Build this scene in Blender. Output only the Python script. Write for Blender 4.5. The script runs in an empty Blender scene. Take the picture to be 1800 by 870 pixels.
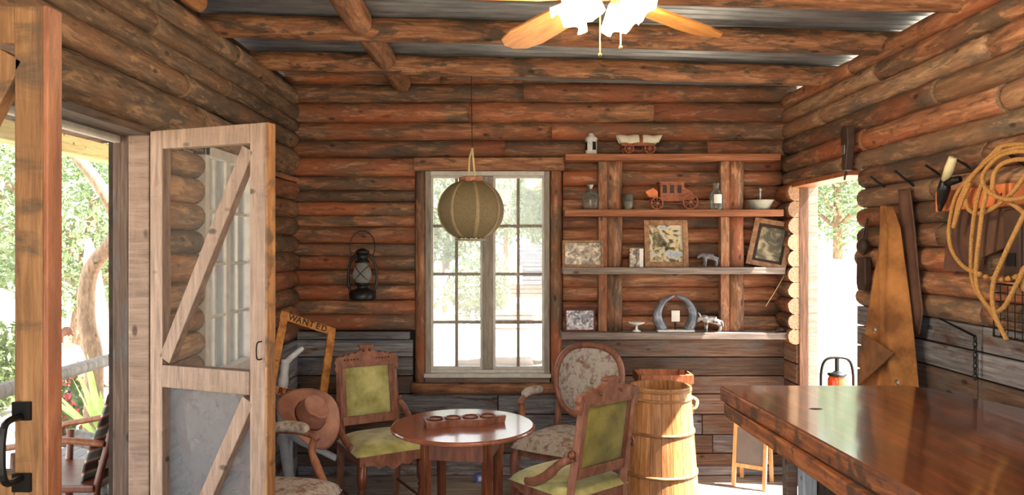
import bpy, math, random
from mathutils import Vector, Matrix, noise
R = math.radians
rnd = random.Random(7)
sc = bpy.context.scene
col = sc.collection

# ------------------------------------------------------------------ camera, world, sun, exposure
F, CX, CY, EYE = 1300.0, 900.0, 435.0, 1.6
cam = bpy.data.objects.new('camera', bpy.data.cameras.new('camera'))
cam.data.sensor_width = 36.0
cam.data.lens = F / 1800.0 * 36.0
cam.data.clip_start = 0.02
cam.location = (0, 0, EYE)
cam.rotation_euler = (R(90), 0, 0)
col.objects.link(cam)
sc.camera = cam

world = bpy.data.worlds.new('world')
sc.world = world
world.use_nodes = True
bg = world.node_tree.nodes['Background']
bg.inputs[0].default_value = (0.86, 0.93, 1.0, 1)
bg.inputs[1].default_value = 1.35

sun = bpy.data.objects.new('sun', bpy.data.lights.new('sun', 'SUN'))
sun.data.energy = 13.0
sun.data.angle = R(0.6)
sun.data.color = (1.0, 0.93, 0.82)
sun.rotation_euler = Vector((-0.55, 0.10, -0.73)).to_track_quat('-Z', 'Y').to_euler()
sun.location = (6, 0, 8)
col.objects.link(sun)

vs = sc.view_settings
vs.view_transform = 'Standard'
vs.look = 'None'
vs.gamma = 1.0
vs.use_curve_mapping = False
vs.exposure = 1.7


# ------------------------------------------------------------------ helpers
def W(x, y, Y):
    """point at depth Y seen at photo position x, y"""
    return Vector(((x - CX) * Y / F, Y, EYE - (y - CY) * Y / F))


def WR(x, y, X):
    """point on the side plane X seen at photo position x, y"""
    Y = X * F / (x - CX)
    return Vector((X, Y, EYE - (y - CY) * Y / F))


class MB:
    """collects simple shapes; build() links them as one mesh object"""

    def __init__(s):
        s.v, s.f, s.m = [], [], []

    def add(s, vs_, fs, mi=0):
        b = len(s.v)
        s.v += [tuple(p) for p in vs_]
        s.f += [tuple(b + i for i in f) for f in fs]
        s.m += [mi] * len(fs)
        return s

    def box(s, a, b, M=None, mi=0):
        (x0, y0, z0), (x1, y1, z1) = a, b
        x0, x1 = min(x0, x1), max(x0, x1)
        y0, y1 = min(y0, y1), max(y0, y1)
        z0, z1 = min(z0, z1), max(z0, z1)
        p = [Vector(q) for q in ((x0, y0, z0), (x1, y0, z0), (x1, y1, z0), (x0, y1, z0),
                                 (x0, y0, z1), (x1, y0, z1), (x1, y1, z1), (x0, y1, z1))]
        if M is not None:
            p = [M @ q for q in p]
        return s.add(p, [(0, 3, 2, 1), (4, 5, 6, 7), (0, 1, 5, 4), (1, 2, 6, 5), (2, 3, 7, 6), (3, 0, 4, 7)], mi)

    def bar(s, p, q, w, h, up=(0, 0, 1)):
        """box beam from p to q, w sideways, h along up"""
        p, q = Vector(p), Vector(q)
        d = (q - p).normalized()
        u = Vector(up)
        if abs(d.dot(u)) > .98:
            u = Vector((0, 1, 0))
        sd = d.cross(u).normalized()
        u = sd.cross(d).normalized()
        c = []
        for e in (p, q):
            for a, b in ((-1, -1), (1, -1), (1, 1), (-1, 1)):
                c.append(e + sd * a * w / 2 + u * b * h / 2)
        return s.add(c, [(3, 2, 1, 0), (4, 5, 6, 7), (0, 1, 5, 4), (1, 2, 6, 5), (2, 3, 7, 6), (3, 0, 4, 7)])

    def tube(s, pts, rad, n=10, closed=False, flat=1.0, cap=True, twist=0.0):
        pts = [Vector(p) for p in pts]
        k = len(pts)
        if not hasattr(rad, '__len__'):
            rad = [rad] * k
        T = []
        for i in range(k):
            a = pts[i - 1] if (i > 0 or closed) else pts[i]
            b = pts[(i + 1) % k] if (i < k - 1 or closed) else pts[i]
            t = b - a
            T.append(t.normalized() if t.length > 1e-9 else Vector((0, 0, 1)))
        u = T[0].orthogonal().normalized()
        if abs(T[0].z) < .9:
            u = (Vector((0, 0, 1)) - T[0] * T[0].z).normalized()
        vs_, fs = [], []
        for i in range(k):
            u = (u - T[i] * u.dot(T[i]))
            u = u.normalized() if u.length > 1e-6 else T[i].orthogonal().normalized()
            w = T[i].cross(u)
            for j in range(n):
                a = 2 * math.pi * (j + .5) / n + twist
                vs_.append(pts[i] + (u * math.cos(a) * flat + w * math.sin(a)) * rad[i])
        for i in range(k if closed else k - 1):
            i2 = (i + 1) % k
            for j in range(n):
                j2 = (j + 1) % n
                fs.append((i * n + j, i * n + j2, i2 * n + j2, i2 * n + j))
        if cap and not closed:
            fs.append(tuple(range(n - 1, -1, -1)))
            fs.append(tuple((k - 1) * n + j for j in range(n)))
        return s.add(vs_, fs)

    def lathe(s, prof, n=24, M=None, a0=0.0, a1=2 * math.pi):
        full = abs(a1 - a0 - 2 * math.pi) < 1e-6
        m = n if full else n + 1
        vs_, fs = [], []
        for r, z in prof:
            for j in range(m):
                a = a0 + (a1 - a0) * j / n
                vs_.append(Vector((r * math.cos(a), r * math.sin(a), z)))
        for i in range(len(prof) - 1):
            for j in range(n):
                j2 = (j + 1) % m
                fs.append((i * m + j, i * m + j2, (i + 1) * m + j2, (i + 1) * m + j))
        if M is not None:
            vs_ = [M @ p for p in vs_]
        return s.add(vs_, fs)

    def prism(s, poly, f0, f1):
        """poly: 2D outline; f0/f1 map (a,b) to the two faces"""
        k = len(poly)
        vs_ = [f0(a, b) for a, b in poly] + [f1(a, b) for a, b in poly]
        fs = [tuple(range(k)), tuple(range(2 * k - 1, k - 1, -1))]
        fs += [(i, i + k, (i + 1) % k + k, (i + 1) % k) for i in range(k)]
        return s.add(vs_, fs)

    def grid(s, fn, nu, nv):
        vs_ = [fn(i / nu, j / nv) for j in range(nv + 1) for i in range(nu + 1)]
        fs = [(j * (nu + 1) + i, j * (nu + 1) + i + 1, (j + 1) * (nu + 1) + i + 1, (j + 1) * (nu + 1) + i)
              for j in range(nv) for i in range(nu)]
        return s.add(vs_, fs)

    def ball(s, c, r, nu=12, nv=8, M=None):
        c = Vector(c)
        rx, ry, rz = r if hasattr(r, '__len__') else (r, r, r)

        def fn(u, v):
            a, b = 2 * math.pi * u, math.pi * (v - .5)
            p = Vector((rx * math.cos(a) * math.cos(b), ry * math.sin(a) * math.cos(b), rz * math.sin(b)))
            return c + (M @ p if M is not None else p)
        return s.grid(fn, nu, nv)

    def build(s, name, mat, parent=None, smooth=False, bevel=0.0, weld=False):
        me = bpy.data.meshes.new(name)
        me.from_pydata(s.v, [], s.f)
        mats = mat if isinstance(mat, (list, tuple)) else [mat]
        for m in mats:
            me.materials.append(m)
        if len(mats) > 1:
            me.polygons.foreach_set('material_index', s.m)
        if smooth:
            me.polygons.foreach_set('use_smooth', [True] * len(me.polygons))
        me.update()
        o = bpy.data.objects.new(name, me)
        col.objects.link(o)
        if parent is not None:
            o.parent = parent
        if bevel:
            b = o.modifiers.new('bevel', 'BEVEL')
            b.width = bevel
            b.segments = 2
            b.limit_method = 'ANGLE'
        return o


def fixn(o):
    """outward normals"""
    import bmesh
    bm = bmesh.new()
    bm.from_mesh(o.data)
    bmesh.ops.remove_doubles(bm, verts=bm.verts, dist=1e-5)
    bmesh.ops.recalc_face_normals(bm, faces=bm.faces)
    bm.to_mesh(o.data)
    bm.free()
    return o


def tag(o, label, cat=None, group=None, kind=None):
    if label:
        o['label'] = label
    if cat:
        o['category'] = cat
    if group:
        o['group'] = group
    if kind:
        o['kind'] = kind
    return o


def thing(name, label, cat, loc=(0, 0, 0), rz=0.0, group=None, kind=None):
    o = bpy.data.objects.new(name, None)
    o.empty_display_size = .1
    col.objects.link(o)
    o.location = loc
    o.rotation_euler = (0, 0, rz)
    return tag(o, label, cat, group, kind)


def struct(name, label):
    return thing(name, label, None, kind='structure')


def copy_tree(o, parent=None):
    c = o.copy()
    col.objects.link(c)
    if parent is not None:
        c.parent = parent
    for ch in [k for k in bpy.data.objects if k.parent == o]:
        copy_tree(ch, c)
    return c


def spline(pts, n=6):
    """Catmull-Rom through the points"""
    P = [Vector(p) for p in pts]
    out = []
    for i in range(len(P) - 1):
        p0, p1, p2, p3 = P[max(i - 1, 0)], P[i], P[i + 1], P[min(i + 2, len(P) - 1)]
        for k in range(n):
            t = k / n
            out.append(.5 * ((2 * p1) + (p2 - p0) * t + (2 * p0 - 5 * p1 + 4 * p2 - p3) * t * t
                             + (3 * p1 - p0 - 3 * p2 + p3) * t ** 3))
    out.append(P[-1])
    return out


# ------------------------------------------------------------------ materials
MATS = {}


def newmat(name):
    m = bpy.data.materials.new(name)
    m.use_nodes = True
    nt = m.node_tree
    b = nt.nodes['Principled BSDF']
    MATS[name] = m
    return m, nt, b


def L(nt, a, b):
    nt.links.new(a, b)


def rgb(c):
    """sRGB 0-255 to linear"""
    return tuple(((v / 255) / 12.92 if v / 255 <= .04045 else ((v / 255 + .055) / 1.055) ** 2.4) for v in c) + (1,)


def coords(nt, scale, jitter=True):
    tc = nt.nodes.new('ShaderNodeTexCoord')
    mp = nt.nodes.new('ShaderNodeMapping')
    mp.inputs['Scale'].default_value = scale
    L(nt, tc.outputs['Object'], mp.inputs['Vector'])
    if not jitter:
        return mp.outputs[0], None
    oi = nt.nodes.new('ShaderNodeObjectInfo')
    ml = nt.nodes.new('ShaderNodeMath')
    ml.operation = 'MULTIPLY'
    ml.inputs[1].default_value = 53.0
    L(nt, oi.outputs['Random'], ml.inputs[0])
    L(nt, ml.outputs[0], mp.inputs['Location'])
    return mp.outputs[0], oi.outputs['Random']


def noise_node(nt, vec, scale, detail=5, rough=.6, dist=0.0):
    n = nt.nodes.new('ShaderNodeTexNoise')
    n.inputs['Scale'].default_value = scale
    n.inputs['Detail'].default_value = detail
    n.inputs['Roughness'].default_value = rough
    n.inputs['Distortion'].default_value = dist
    L(nt, vec, n.inputs['Vector'])
    return n.outputs['Fac']


def ramp(nt, fac, stops):
    r = nt.nodes.new('ShaderNodeValToRGB')
    e = r.color_ramp.elements
    while len(e) < len(stops):
        e.new(.5)
    for k, (p, c) in enumerate(stops):
        e[k].position = p
        e[k].color = c
    L(nt, fac, r.inputs[0])
    return r.outputs[0]


def mixc(nt, fac, a, b, mode='MIX'):
    m = nt.nodes.new('ShaderNodeMix')
    m.data_type = 'RGBA'
    m.blend_type = mode
    for sck, v in ((m.inputs[0], fac), (m.inputs[6], a), (m.inputs[7], b)):
        if hasattr(v, 'is_output'):
            L(nt, v, sck)
        else:
            sck.default_value = v
    return m.outputs[2]


def bump(nt, b, h, strength, dist=.01):
    bp = nt.nodes.new('ShaderNodeBump')
    bp.inputs['Strength'].default_value = strength
    bp.inputs['Distance'].default_value = dist
    L(nt, h, bp.inputs['Height'])
    L(nt, bp.outputs[0], b.inputs['Normal'])


BW = [(0, (0, 0, 0, 1)), (1, (1, 1, 1, 1))]


def wood(name, dark, mid, light, scale=(1.6, 14, 14), g=3.0, rough=.75, bmp=.5, vary=.35,
         patch=None, pscale=(1.5, 5, 5), pth=(.47, .58), coat=0.0, knots=True, tint=None, flake=False, bdist=.01):
    """streaky wood; patch = colour of bark or weathered areas; vary = spread between pieces"""
    m, nt, b = newmat(name)
    v, ro = coords(nt, scale)
    n1 = noise_node(nt, v, g, 7, .65, .4)
    c = ramp(nt, n1, [(.25, rgb(dark)), (.5, rgb(mid)), (.75, rgb(light))])
    v2, _ = coords(nt, pscale)
    if patch is not None:
        n2 = noise_node(nt, v2, 2.6, 6, .62, .6)
        if flake:
            sh1 = nt.nodes.new('ShaderNodeMath')
            sh1.operation = 'MULTIPLY_ADD'
            sh1.inputs[1].default_value = 7.13
            sh1.inputs[2].default_value = .31
            L(nt, ro, sh1.inputs[0])
            sh2 = nt.nodes.new('ShaderNodeMath')
            sh2.operation = 'FRACT'
            L(nt, sh1.outputs[0], sh2.inputs[0])
            sh3 = nt.nodes.new('ShaderNodeMath')
            sh3.operation = 'MULTIPLY_ADD'
            sh3.inputs[1].default_value = .24
            L(nt, sh2.outputs[0], sh3.inputs[0])
            sh4 = nt.nodes.new('ShaderNodeMath')
            sh4.operation = 'SUBTRACT'
            sh4.inputs[1].default_value = .12
            L(nt, n2, sh4.inputs[0])
            L(nt, sh4.outputs[0], sh3.inputs[2])
            n2 = sh3.outputs[0]
        f = ramp(nt, n2, [(pth[0], (0, 0, 0, 1)), (pth[1], (1, 1, 1, 1))])
        n3 = noise_node(nt, v2, 11, 5, .7)
        pc = mixc(nt, n3, tuple(k * .45 for k in rgb(patch)[:3]) + (1,), tuple(min(1, k * 1.55) for k in rgb(patch)[:3]) + (1,))
        c = mixc(nt, f, c, pc)
    if tint is not None:
        vt, _ = coords(nt, (.7, 1.6, 1.6))
        nt2 = noise_node(nt, vt, 2.2, 3, .5)
        c = mixc(nt, ramp(nt, nt2, [(.45, (0, 0, 0, 1)), (.65, (1, 1, 1, 1))]), c, mixc(nt, .6, c, rgb(tint)))
    if flake:
        vf, _ = coords(nt, (1.7, 8, 8))
        nf = noise_node(nt, vf, 3.0, 8, .7, .5)
        c = mixc(nt, ramp(nt, nf, [(.56, (0, 0, 0, 1)), (.60, (1, 1, 1, 1))]), c, mixc(nt, .28, c, rgb((214, 166, 124))))
        c = mixc(nt, ramp(nt, nf, [(.36, (1, 1, 1, 1)), (.41, (0, 0, 0, 1))]), c, mixc(nt, .55, c, rgb((44, 34, 28))))
    if knots:
        v3, _ = coords(nt, (3, 6, 6))
        vo = nt.nodes.new('ShaderNodeTexVoronoi')
        vo.inputs['Scale'].default_value = 1.6
        L(nt, v3, vo.inputs['Vector'])
        k = ramp(nt, vo.outputs['Distance'], [(.07, (.28, .24, .2, 1)), (.14, (1, 1, 1, 1))])
        c = mixc(nt, 1.0, c, k, 'MULTIPLY')
    hs = nt.nodes.new('ShaderNodeHueSaturation')
    mr = nt.nodes.new('ShaderNodeMapRange')
    mr.inputs[3].default_value = 1 - vary
    mr.inputs[4].default_value = 1 + vary
    L(nt, ro, mr.inputs[0])
    L(nt, mr.outputs[0], hs.inputs['Value'])
    L(nt, c, hs.inputs['Color'])
    L(nt, hs.outputs[0], b.inputs['Base Color'])
    b.inputs['Roughness'].default_value = rough
    if coat:
        b.inputs['Coat Weight'].default_value = coat
        b.inputs['Coat Roughness'].default_value = .09
        b.inputs['Coat IOR'].default_value = 1.6
    if bmp:
        bump(nt, b, nf if flake else n1, bmp, bdist)
    return m


def plain(name, c, rough=.6, metal=0.0, var=.25, nscale=14, bmp=.0, coat=0.0, c2=None, sheen=0.0):
    m, nt, b = newmat(name)
    v, _ = coords(nt, (1, 1, 1))
    n = noise_node(nt, v, nscale, 4, .6)
    a = rgb(c)
    lo = tuple(k * (1 - var) for k in a[:3]) + (1,)
    hi = rgb(c2) if c2 else tuple(min(1, k * (1 + var)) for k in a[:3]) + (1,)
    L(nt, ramp(nt, n, [(.35, lo), (.65, hi)]), b.inputs['Base Color'])
    b.inputs['Roughness'].default_value = rough
    b.inputs['Metallic'].default_value = metal
    b.inputs['Coat Weight'].default_value = coat
    b.inputs['Sheen Weight'].default_value = sheen
    if bmp:
        bump(nt, b, n, bmp, .005)
    return m


LOG = wood('log_wood', (76, 52, 38), (140, 95, 66), (194, 144, 106), patch=(98, 77, 60), pth=(.47, .56), vary=.36, tint=(168, 86, 46), flake=True)
LOGG = wood('log_wood_weathered', (80, 63, 50), (138, 107, 81), (188, 150, 114), patch=(104, 88, 73), pth=(.45, .55), vary=.3, tint=(146, 98, 64), flake=True)
LOGD = wood('log_wood_barky', (60, 48, 39), (108, 86, 68), (156, 126, 98), patch=(80, 68, 57), pth=(.43, .54), vary=.3, tint=(130, 88, 58), flake=True)
PEEL = wood('log_wood_peeled', (120, 76, 44), (178, 122, 76), (208, 158, 108), vary=.1)
ENDG = wood('log_end_grain', (110, 84, 62), (156, 122, 92), (184, 152, 120), scale=(8, 30, 30), vary=.2, knots=False)
BEAM = wood('beam_wood', (72, 48, 32), (134, 88, 58), (186, 132, 92), patch=(82, 62, 46), pth=(.5, .58), vary=.2, flake=True)
PLANK = wood('grey_plank', (68, 66, 67), (124, 122, 124), (170, 168, 168), scale=(1.2, 26, 26), patch=(92, 64, 48), pth=(.52, .66), vary=.4, rough=.85)
PLANKB = wood('brown_plank', (60, 47, 40), (106, 83, 69), (146, 121, 103), scale=(1.2, 26, 26), patch=(104, 98, 94), pth=(.5, .66), vary=.35, rough=.85)
FLOORW = wood('floor_plank', (92, 84, 78), (142, 133, 125), (178, 168, 158), scale=(1.2, 22, 22), vary=.2, rough=.75)
DOORW = wood('door_wood', (100, 80, 66), (140, 114, 96), (168, 142, 122), scale=(18, 18, 1.5), vary=.08, patch=(150, 122, 104), pth=(.5, .7), rough=.7)
DOORO = wood('door_wood_orange', (88, 56, 32), (142, 98, 58), (180, 134, 86), scale=(16, 16, 1.3), vary=.08, patch=(96, 72, 48), pth=(.52, .66), rough=.65)
SHELFW = wood('shelf_board', (96, 54, 32), (146, 86, 52), (178, 118, 80), scale=(1.2, 18, 18), vary=.15, rough=.7)
SHELFG = wood('shelf_board_grey', (84, 74, 68), (130, 114, 104), (170, 156, 146), scale=(1.2, 18, 18), vary=.15, rough=.75)
BAR = wood('bar_top', (34, 14, 8), (96, 46, 20), (158, 88, 42), scale=(13, 1.1, 13), g=2.2, vary=.0, rough=.3, bmp=.3, bdist=.002, coat=1.0, knots=False, tint=(46, 22, 12))
BARS = wood('bar_side', (62, 32, 16), (118, 66, 34), (166, 104, 56), scale=(14, 1.5, 14), vary=.15, rough=.5, patch=(70, 44, 28), pth=(.5, .6))
MAHO = wood('mahogany', (56, 26, 16), (98, 50, 30), (134, 76, 48), scale=(10, 10, 2), vary=.08, rough=.35, bmp=.1, knots=False)
TABLET = wood('table_top', (88, 48, 34), (128, 76, 56), (158, 102, 78), scale=(2, 14, 14), vary=.0, rough=.2, bmp=.05, coat=.5, knots=False)
CARVED = wood('carved_walnut', (84, 48, 34), (128, 80, 60), (160, 108, 84), scale=(8, 8, 3), vary=.06, rough=.45, bmp=.15, knots=False)
OAK = wood('barrel_oak', (140, 88, 48), (186, 128, 78), (214, 168, 114), scale=(16, 16, 1.4), vary=.14, rough=.5, bmp=.2, knots=False)
HOOP = wood('barrel_hoop', (112, 74, 42), (160, 112, 70), (196, 150, 104), scale=(5, 5, 14), vary=.1, rough=.6, knots=False)
REDW = wood('reddish_wood', (104, 58, 34), (150, 90, 56), (180, 118, 80), scale=(10, 10, 2), vary=.1, rough=.5, knots=False)
POSTB = wood('door_post_brown', (62, 40, 28), (96, 62, 42), (126, 88, 62), scale=(1.5, 14, 14), vary=.05)
PINE = wood('pale_pine', (176, 124, 78), (214, 164, 112), (232, 192, 146), scale=(14, 14, 2), vary=.05, rough=.6, knots=False, bmp=.1)
FRAMEY = wood('yellow_frame_wood', (120, 70, 22), (184, 120, 46), (214, 162, 82), scale=(6, 6, 6), vary=.05, rough=.55, patch=(150, 76, 30), pth=(.5, .62))
FRAMEB = wood('picture_frame_brown', (96, 66, 44), (144, 106, 74), (178, 140, 104), scale=(10, 10, 10), vary=.12, knots=False)
FRAMER = wood('picture_frame_red', (62, 24, 22), (92, 40, 34), (120, 60, 50), scale=(10, 10, 10), vary=.1, knots=False)
TOY = wood('toy_brown_wood', (92, 46, 28), (136, 76, 50), (168, 106, 76), scale=(20, 20, 20), vary=.08, knots=False, bmp=.1)
PORCHW = wood('porch_beam', (150, 132, 84), (196, 178, 122), (214, 200, 150), scale=(12, 1.4, 12), vary=.1)
DECK = wood('deck_board', (66, 62, 58), (104, 98, 94), (132, 127, 122), scale=(18, 1.4, 18), vary=.15)
BARK = wood('tree_bark', (84, 64, 48), (132, 106, 84), (170, 142, 116), scale=(10, 10, 3), vary=.15)
RAILW = wood('rail_log', (92, 86, 80), (132, 126, 119), (160, 155, 148), scale=(12, 1.4, 12), vary=.08)
DARKW = wood('dark_wood', (20, 14, 10), (44, 28, 20), (66, 44, 32), vary=.15, rough=.7)
GREYW = wood('grey_post', (120, 124, 130), (158, 162, 168), (188, 190, 194), scale=(14, 14, 2), vary=.05)
WHITEW = plain('window_paint', (190, 185, 176), .6, var=.12, nscale=20)
WINGREY = wood('window_stile_grey', (110, 98, 86), (142, 130, 116), (170, 160, 146), scale=(14, 14, 2), vary=.05, knots=False)
BACKING = plain('chinking', (48, 36, 27), .95, var=.4)
IRON = plain('black_iron', (30, 28, 27), .45, metal=.6, var=.3)
TIN = plain('dark_tin', (46, 47, 48), .4, metal=.7, var=.35)
STEEL = plain('worn_steel', (150, 148, 144), .35, metal=.8, var=.25)
VELVET = plain('green_velvet', (152, 144, 72), .8, var=.28, nscale=7, c2=(190, 182, 118), sheen=.3)
VELVETD = plain('green_velvet_back', (112, 102, 36), .8, var=.3, nscale=6, c2=(140, 128, 54), sheen=.15)
IVORY = plain('ivory', (206, 194, 150), .45, var=.12)
BONE = plain('bleached_antler', (206, 208, 212), .6, var=.15, nscale=9)
ROPE = wood('rope_fibre', (150, 100, 46), (196, 144, 78), (222, 178, 112), scale=(60, 60, 60), vary=.02, knots=False, bmp=.8)
SUEDE = plain('suede_leather', (146, 92, 44), .9, var=.35, nscale=6, c2=(184, 124, 66), bmp=.2)
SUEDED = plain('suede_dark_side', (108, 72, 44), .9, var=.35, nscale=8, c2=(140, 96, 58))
LEATHD = plain('dark_leather', (62, 42, 32), .6, var=.35, nscale=10)
LEATHM = plain('rust_leather', (92, 62, 48), .65, var=.3, nscale=8)
HATM = plain('hat_leather', (156, 104, 84), .55, var=.2, nscale=8, c2=(178, 126, 104))
HATD = plain('hat_band_leather', (96, 56, 40), .6, var=.2)
CANVAS = plain('wagon_canvas', (214, 204, 180), .85, var=.15)
ORANGE = plain('orange_board_paint', (206, 112, 60), .7, var=.18, nscale=12, c2=(222, 132, 78))
BURLAP = wood('burlap', (74, 62, 42), (112, 96, 66), (142, 124, 90), scale=(60, 60, 60), vary=.0, knots=False, bmp=.4)
BURLAPR = plain('lamp_rib_wood', (140, 122, 88), .6, var=.15)
CORD = plain('lamp_cord', (196, 176, 128), .7, var=.1)
TINWHITE = plain('white_tin', (196, 194, 188), .5, var=.25, nscale=40)
STONE = plain('grey_stone', (136, 138, 126), .6, var=.2)
POT = plain('figurine_grey', (104, 102, 104), .5, var=.45, nscale=30)
COW = plain('figurine_black_white', (26, 24, 26), .4, var=.2, nscale=40, c2=(214, 208, 204))
HORN = wood('horn', (34, 32, 34), (112, 116, 124), (206, 212, 224), scale=(4, 4, 4), vary=0, knots=False, rough=.3, bmp=.05)
BLUE = plain('blue_card', (110, 120, 205), .5, var=.15)
CHALK = plain('chalkboard_grey', (112, 112, 112), .7, var=.1)
CARD = plain('white_card', (222, 218, 208), .7, var=.1)
BRASS = plain('brass', (190, 140, 70), .35, metal=.8, var=.2)
BLADE = wood('fan_blade_wood', (168, 100, 44), (206, 140, 70), (226, 168, 98), scale=(1.5, 14, 14), vary=.05, knots=False, bmp=.05, rough=.45)
SKIN = plain('skin', (206, 156, 126), .6, var=.08)
HAIR = plain('brown_hair', (96, 58, 38), .7, var=.25)
SHIRT = plain('white_shirt', (232, 232, 236), .8, var=.06)
JEANS = plain('dark_trousers', (48, 54, 76), .8, var=.2)
BLOOM = plain('red_bloom', (200, 84, 92), .7, var=.25)
CACTUS = plain('cactus_green', (110, 168, 146), .6, var=.2)
SHINGLE = plain('slate_grey_board', (88, 92, 102), .8, var=.25)
BRICKR = plain('red_board', (168, 104, 96), .8, var=.25)
PALEB = plain('pale_board', (226, 222, 214), .8, var=.06)


def leafmat(name, c, c2):
    m, nt, b = newmat(name)
    v, _ = coords(nt, (1, 1, 1))
    n = noise_node(nt, v, 3.5, 3)
    c_ = ramp(nt, n, [(.35, rgb(c)), (.65, rgb(c2))])
    L(nt, c_, b.inputs['Base Color'])
    b.inputs['Roughness'].default_value = .6
    tr = nt.nodes.new('ShaderNodeBsdfTranslucent')
    L(nt, c_, tr.inputs[0])
    mx = nt.nodes.new('ShaderNodeMixShader')
    mx.inputs[0].default_value = .4
    out = nt.nodes['Material Output']
    L(nt, b.outputs[0], mx.inputs[1])
    L(nt, tr.outputs[0], mx.inputs[2])
    L(nt, mx.outputs[0], out.inputs[0])
    return m


LEAF = leafmat('leaf_green', (70, 90, 52), (114, 132, 84))
LEAFP = leafmat('leaf_pale', (100, 122, 86), (144, 160, 122))
AGAVE = leafmat('agave_leaf', (150, 178, 96), (206, 216, 150))


def glass(name, dust, tint=(1, 1, 1, 1), dustc=(.62, .62, .6, 1), rough=.05, nscale=3.0, ior=1.35):
    """see-through pane with a film of dust or a fine screen: dust = how much it hides"""
    m, nt, b = newmat(name)
    tr = nt.nodes.new('ShaderNodeBsdfTransparent')
    tr.inputs[0].default_value = tint
    gl = nt.nodes.new('ShaderNodeBsdfGlossy')
    gl.inputs['Roughness'].default_value = rough
    df = nt.nodes.new('ShaderNodeBsdfDiffuse')
    df.inputs[0].default_value = dustc
    fr = nt.nodes.new('ShaderNodeFresnel')
    fr.inputs[0].default_value = ior
    v, _ = coords(nt, (1, 1, 1), False)
    n = noise_node(nt, v, nscale, 4)
    mr = nt.nodes.new('ShaderNodeMapRange')
    mr.inputs[1].default_value = .3
    mr.inputs[2].default_value = .7
    mr.inputs[3].default_value = dust * .75
    mr.inputs[4].default_value = dust * 1.25
    L(nt, n, mr.inputs[0])
    m1 = nt.nodes.new('ShaderNodeMixShader')
    m2 = nt.nodes.new('ShaderNodeMixShader')
    L(nt, fr.outputs[0], m1.inputs[0])
    L(nt, tr.outputs[0], m1.inputs[1])
    L(nt, gl.outputs[0], m1.inputs[2])
    L(nt, mr.outputs[0], m2.inputs[0])
    L(nt, m1.outputs[0], m2.inputs[1])
    tl = nt.nodes.new('ShaderNodeBsdfTranslucent')
    tl.inputs[0].default_value = dustc
    m3 = nt.nodes.new('ShaderNodeMixShader')
    m3.inputs[0].default_value = .5
    L(nt, df.outputs[0], m3.inputs[1])
    L(nt, tl.outputs[0], m3.inputs[2])
    L(nt, m3.outputs[0], m2.inputs[2])
    L(nt, m2.outputs[0], nt.nodes['Material Output'].inputs[0])
    return m


PANE = glass('window_pane', .17)
PANE2 = glass('side_window_pane', .07, ior=1.08)
SCREEN = glass('dusty_screen', .09, dustc=(.30, .28, .25, 1), ior=1.02)
SCREENL = glass('dusty_screen_haze', .45, dustc=(.34, .345, .36, 1), ior=1.02)  # same dusty screen; haze seen against the dark below is mixed into its colour
JAR = glass('jar_glass', .17, tint=(.86, .9, .86, 1), dustc=(.55, .56, .52, 1))
AMBERG = glass('amber_glass', .6, tint=(.85, .7, .45, 1), dustc=(.6, .42, .18, 1))
GLOBE = glass('lantern_globe', .45, tint=(.9, .9, .9, 1), dustc=(.6, .6, .6, 1))
REDG = plain('red_orange_glass', (226, 84, 32), .15, var=.15, coat=.5)


def floral():
    m, nt, b = newmat('floral_tapestry')
    v, _ = coords(nt, (1, 1, 1))
    n1 = noise_node(nt, v, 19, 4, .6, .3)
    n2 = noise_node(nt, v, 26, 4, .6, .5)
    n4 = noise_node(nt, v, 15, 4, .6, .2)
    n3 = noise_node(nt, v, 70, 3)
    base = mixc(nt, n3, rgb((150, 142, 132)), rgb((200, 192, 182)))
    c = mixc(nt, ramp(nt, n1, [(.52, (0, 0, 0, 1)), (.68, (1, 1, 1, 1))]), base, rgb((126, 92, 66)))
    c = mixc(nt, ramp(nt, n2, [(.54, (0, 0, 0, 1)), (.68, (1, 1, 1, 1))]), c, rgb((132, 92, 100)))
    c = mixc(nt, ramp(nt, n4, [(.58, (0, 0, 0, 1)), (.7, (1, 1, 1, 1))]), c, rgb((134, 120, 84)))
    L(nt, c, b.inputs['Base Color'])
    b.inputs['Roughness'].default_value = .9
    bump(nt, b, n3, .3, .004)
    return m


FLORAL = floral()


def photo(name, stops, s=9.0, dist=1.2):
    m, nt, b = newmat(name)
    v, _ = coords(nt, (1, 1, 1))
    n = noise_node(nt, v, s, 3, .55, dist)
    L(nt, ramp(nt, n, [(p, rgb(c)) for p, c in stops]), b.inputs['Base Color'])
    b.inputs['Roughness'].default_value = .3
    return m


PH_SEPIA = photo('sepia_photograph', [(.35, (58, 46, 36)), (.5, (138, 118, 94)), (.65, (206, 190, 160))], 26)
PH_LAND = photo('landscape_print', [(.32, (40, 40, 32)), (.45, (92, 86, 66)), (.55, (206, 188, 146)), (.68, (150, 166, 188))], 13)
PH_DARK = photo('dark_portrait_print', [(.35, (34, 32, 28)), (.5, (74, 70, 52)), (.68, (164, 152, 116))], 12)
PH_GREY = photo('grey_photograph', [(.35, (40, 36, 38)), (.5, (140, 130, 126)), (.65, (216, 206, 200))], 30)


def metal_roof():
    m, nt, b = newmat('galvanised_sheet')
    v, _ = coords(nt, (1.2, 9, 1))
    n = noise_node(nt, v, 2.4, 6, .6)
    L(nt, ramp(nt, n, [(.35, rgb((128, 132, 136))), (.65, rgb((184, 188, 192)))]), b.inputs['Base Color'])
    b.inputs['Metallic'].default_value = .35
    b.inputs['Roughness'].default_value = .45
    return m


ROOF = metal_roof()


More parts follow.
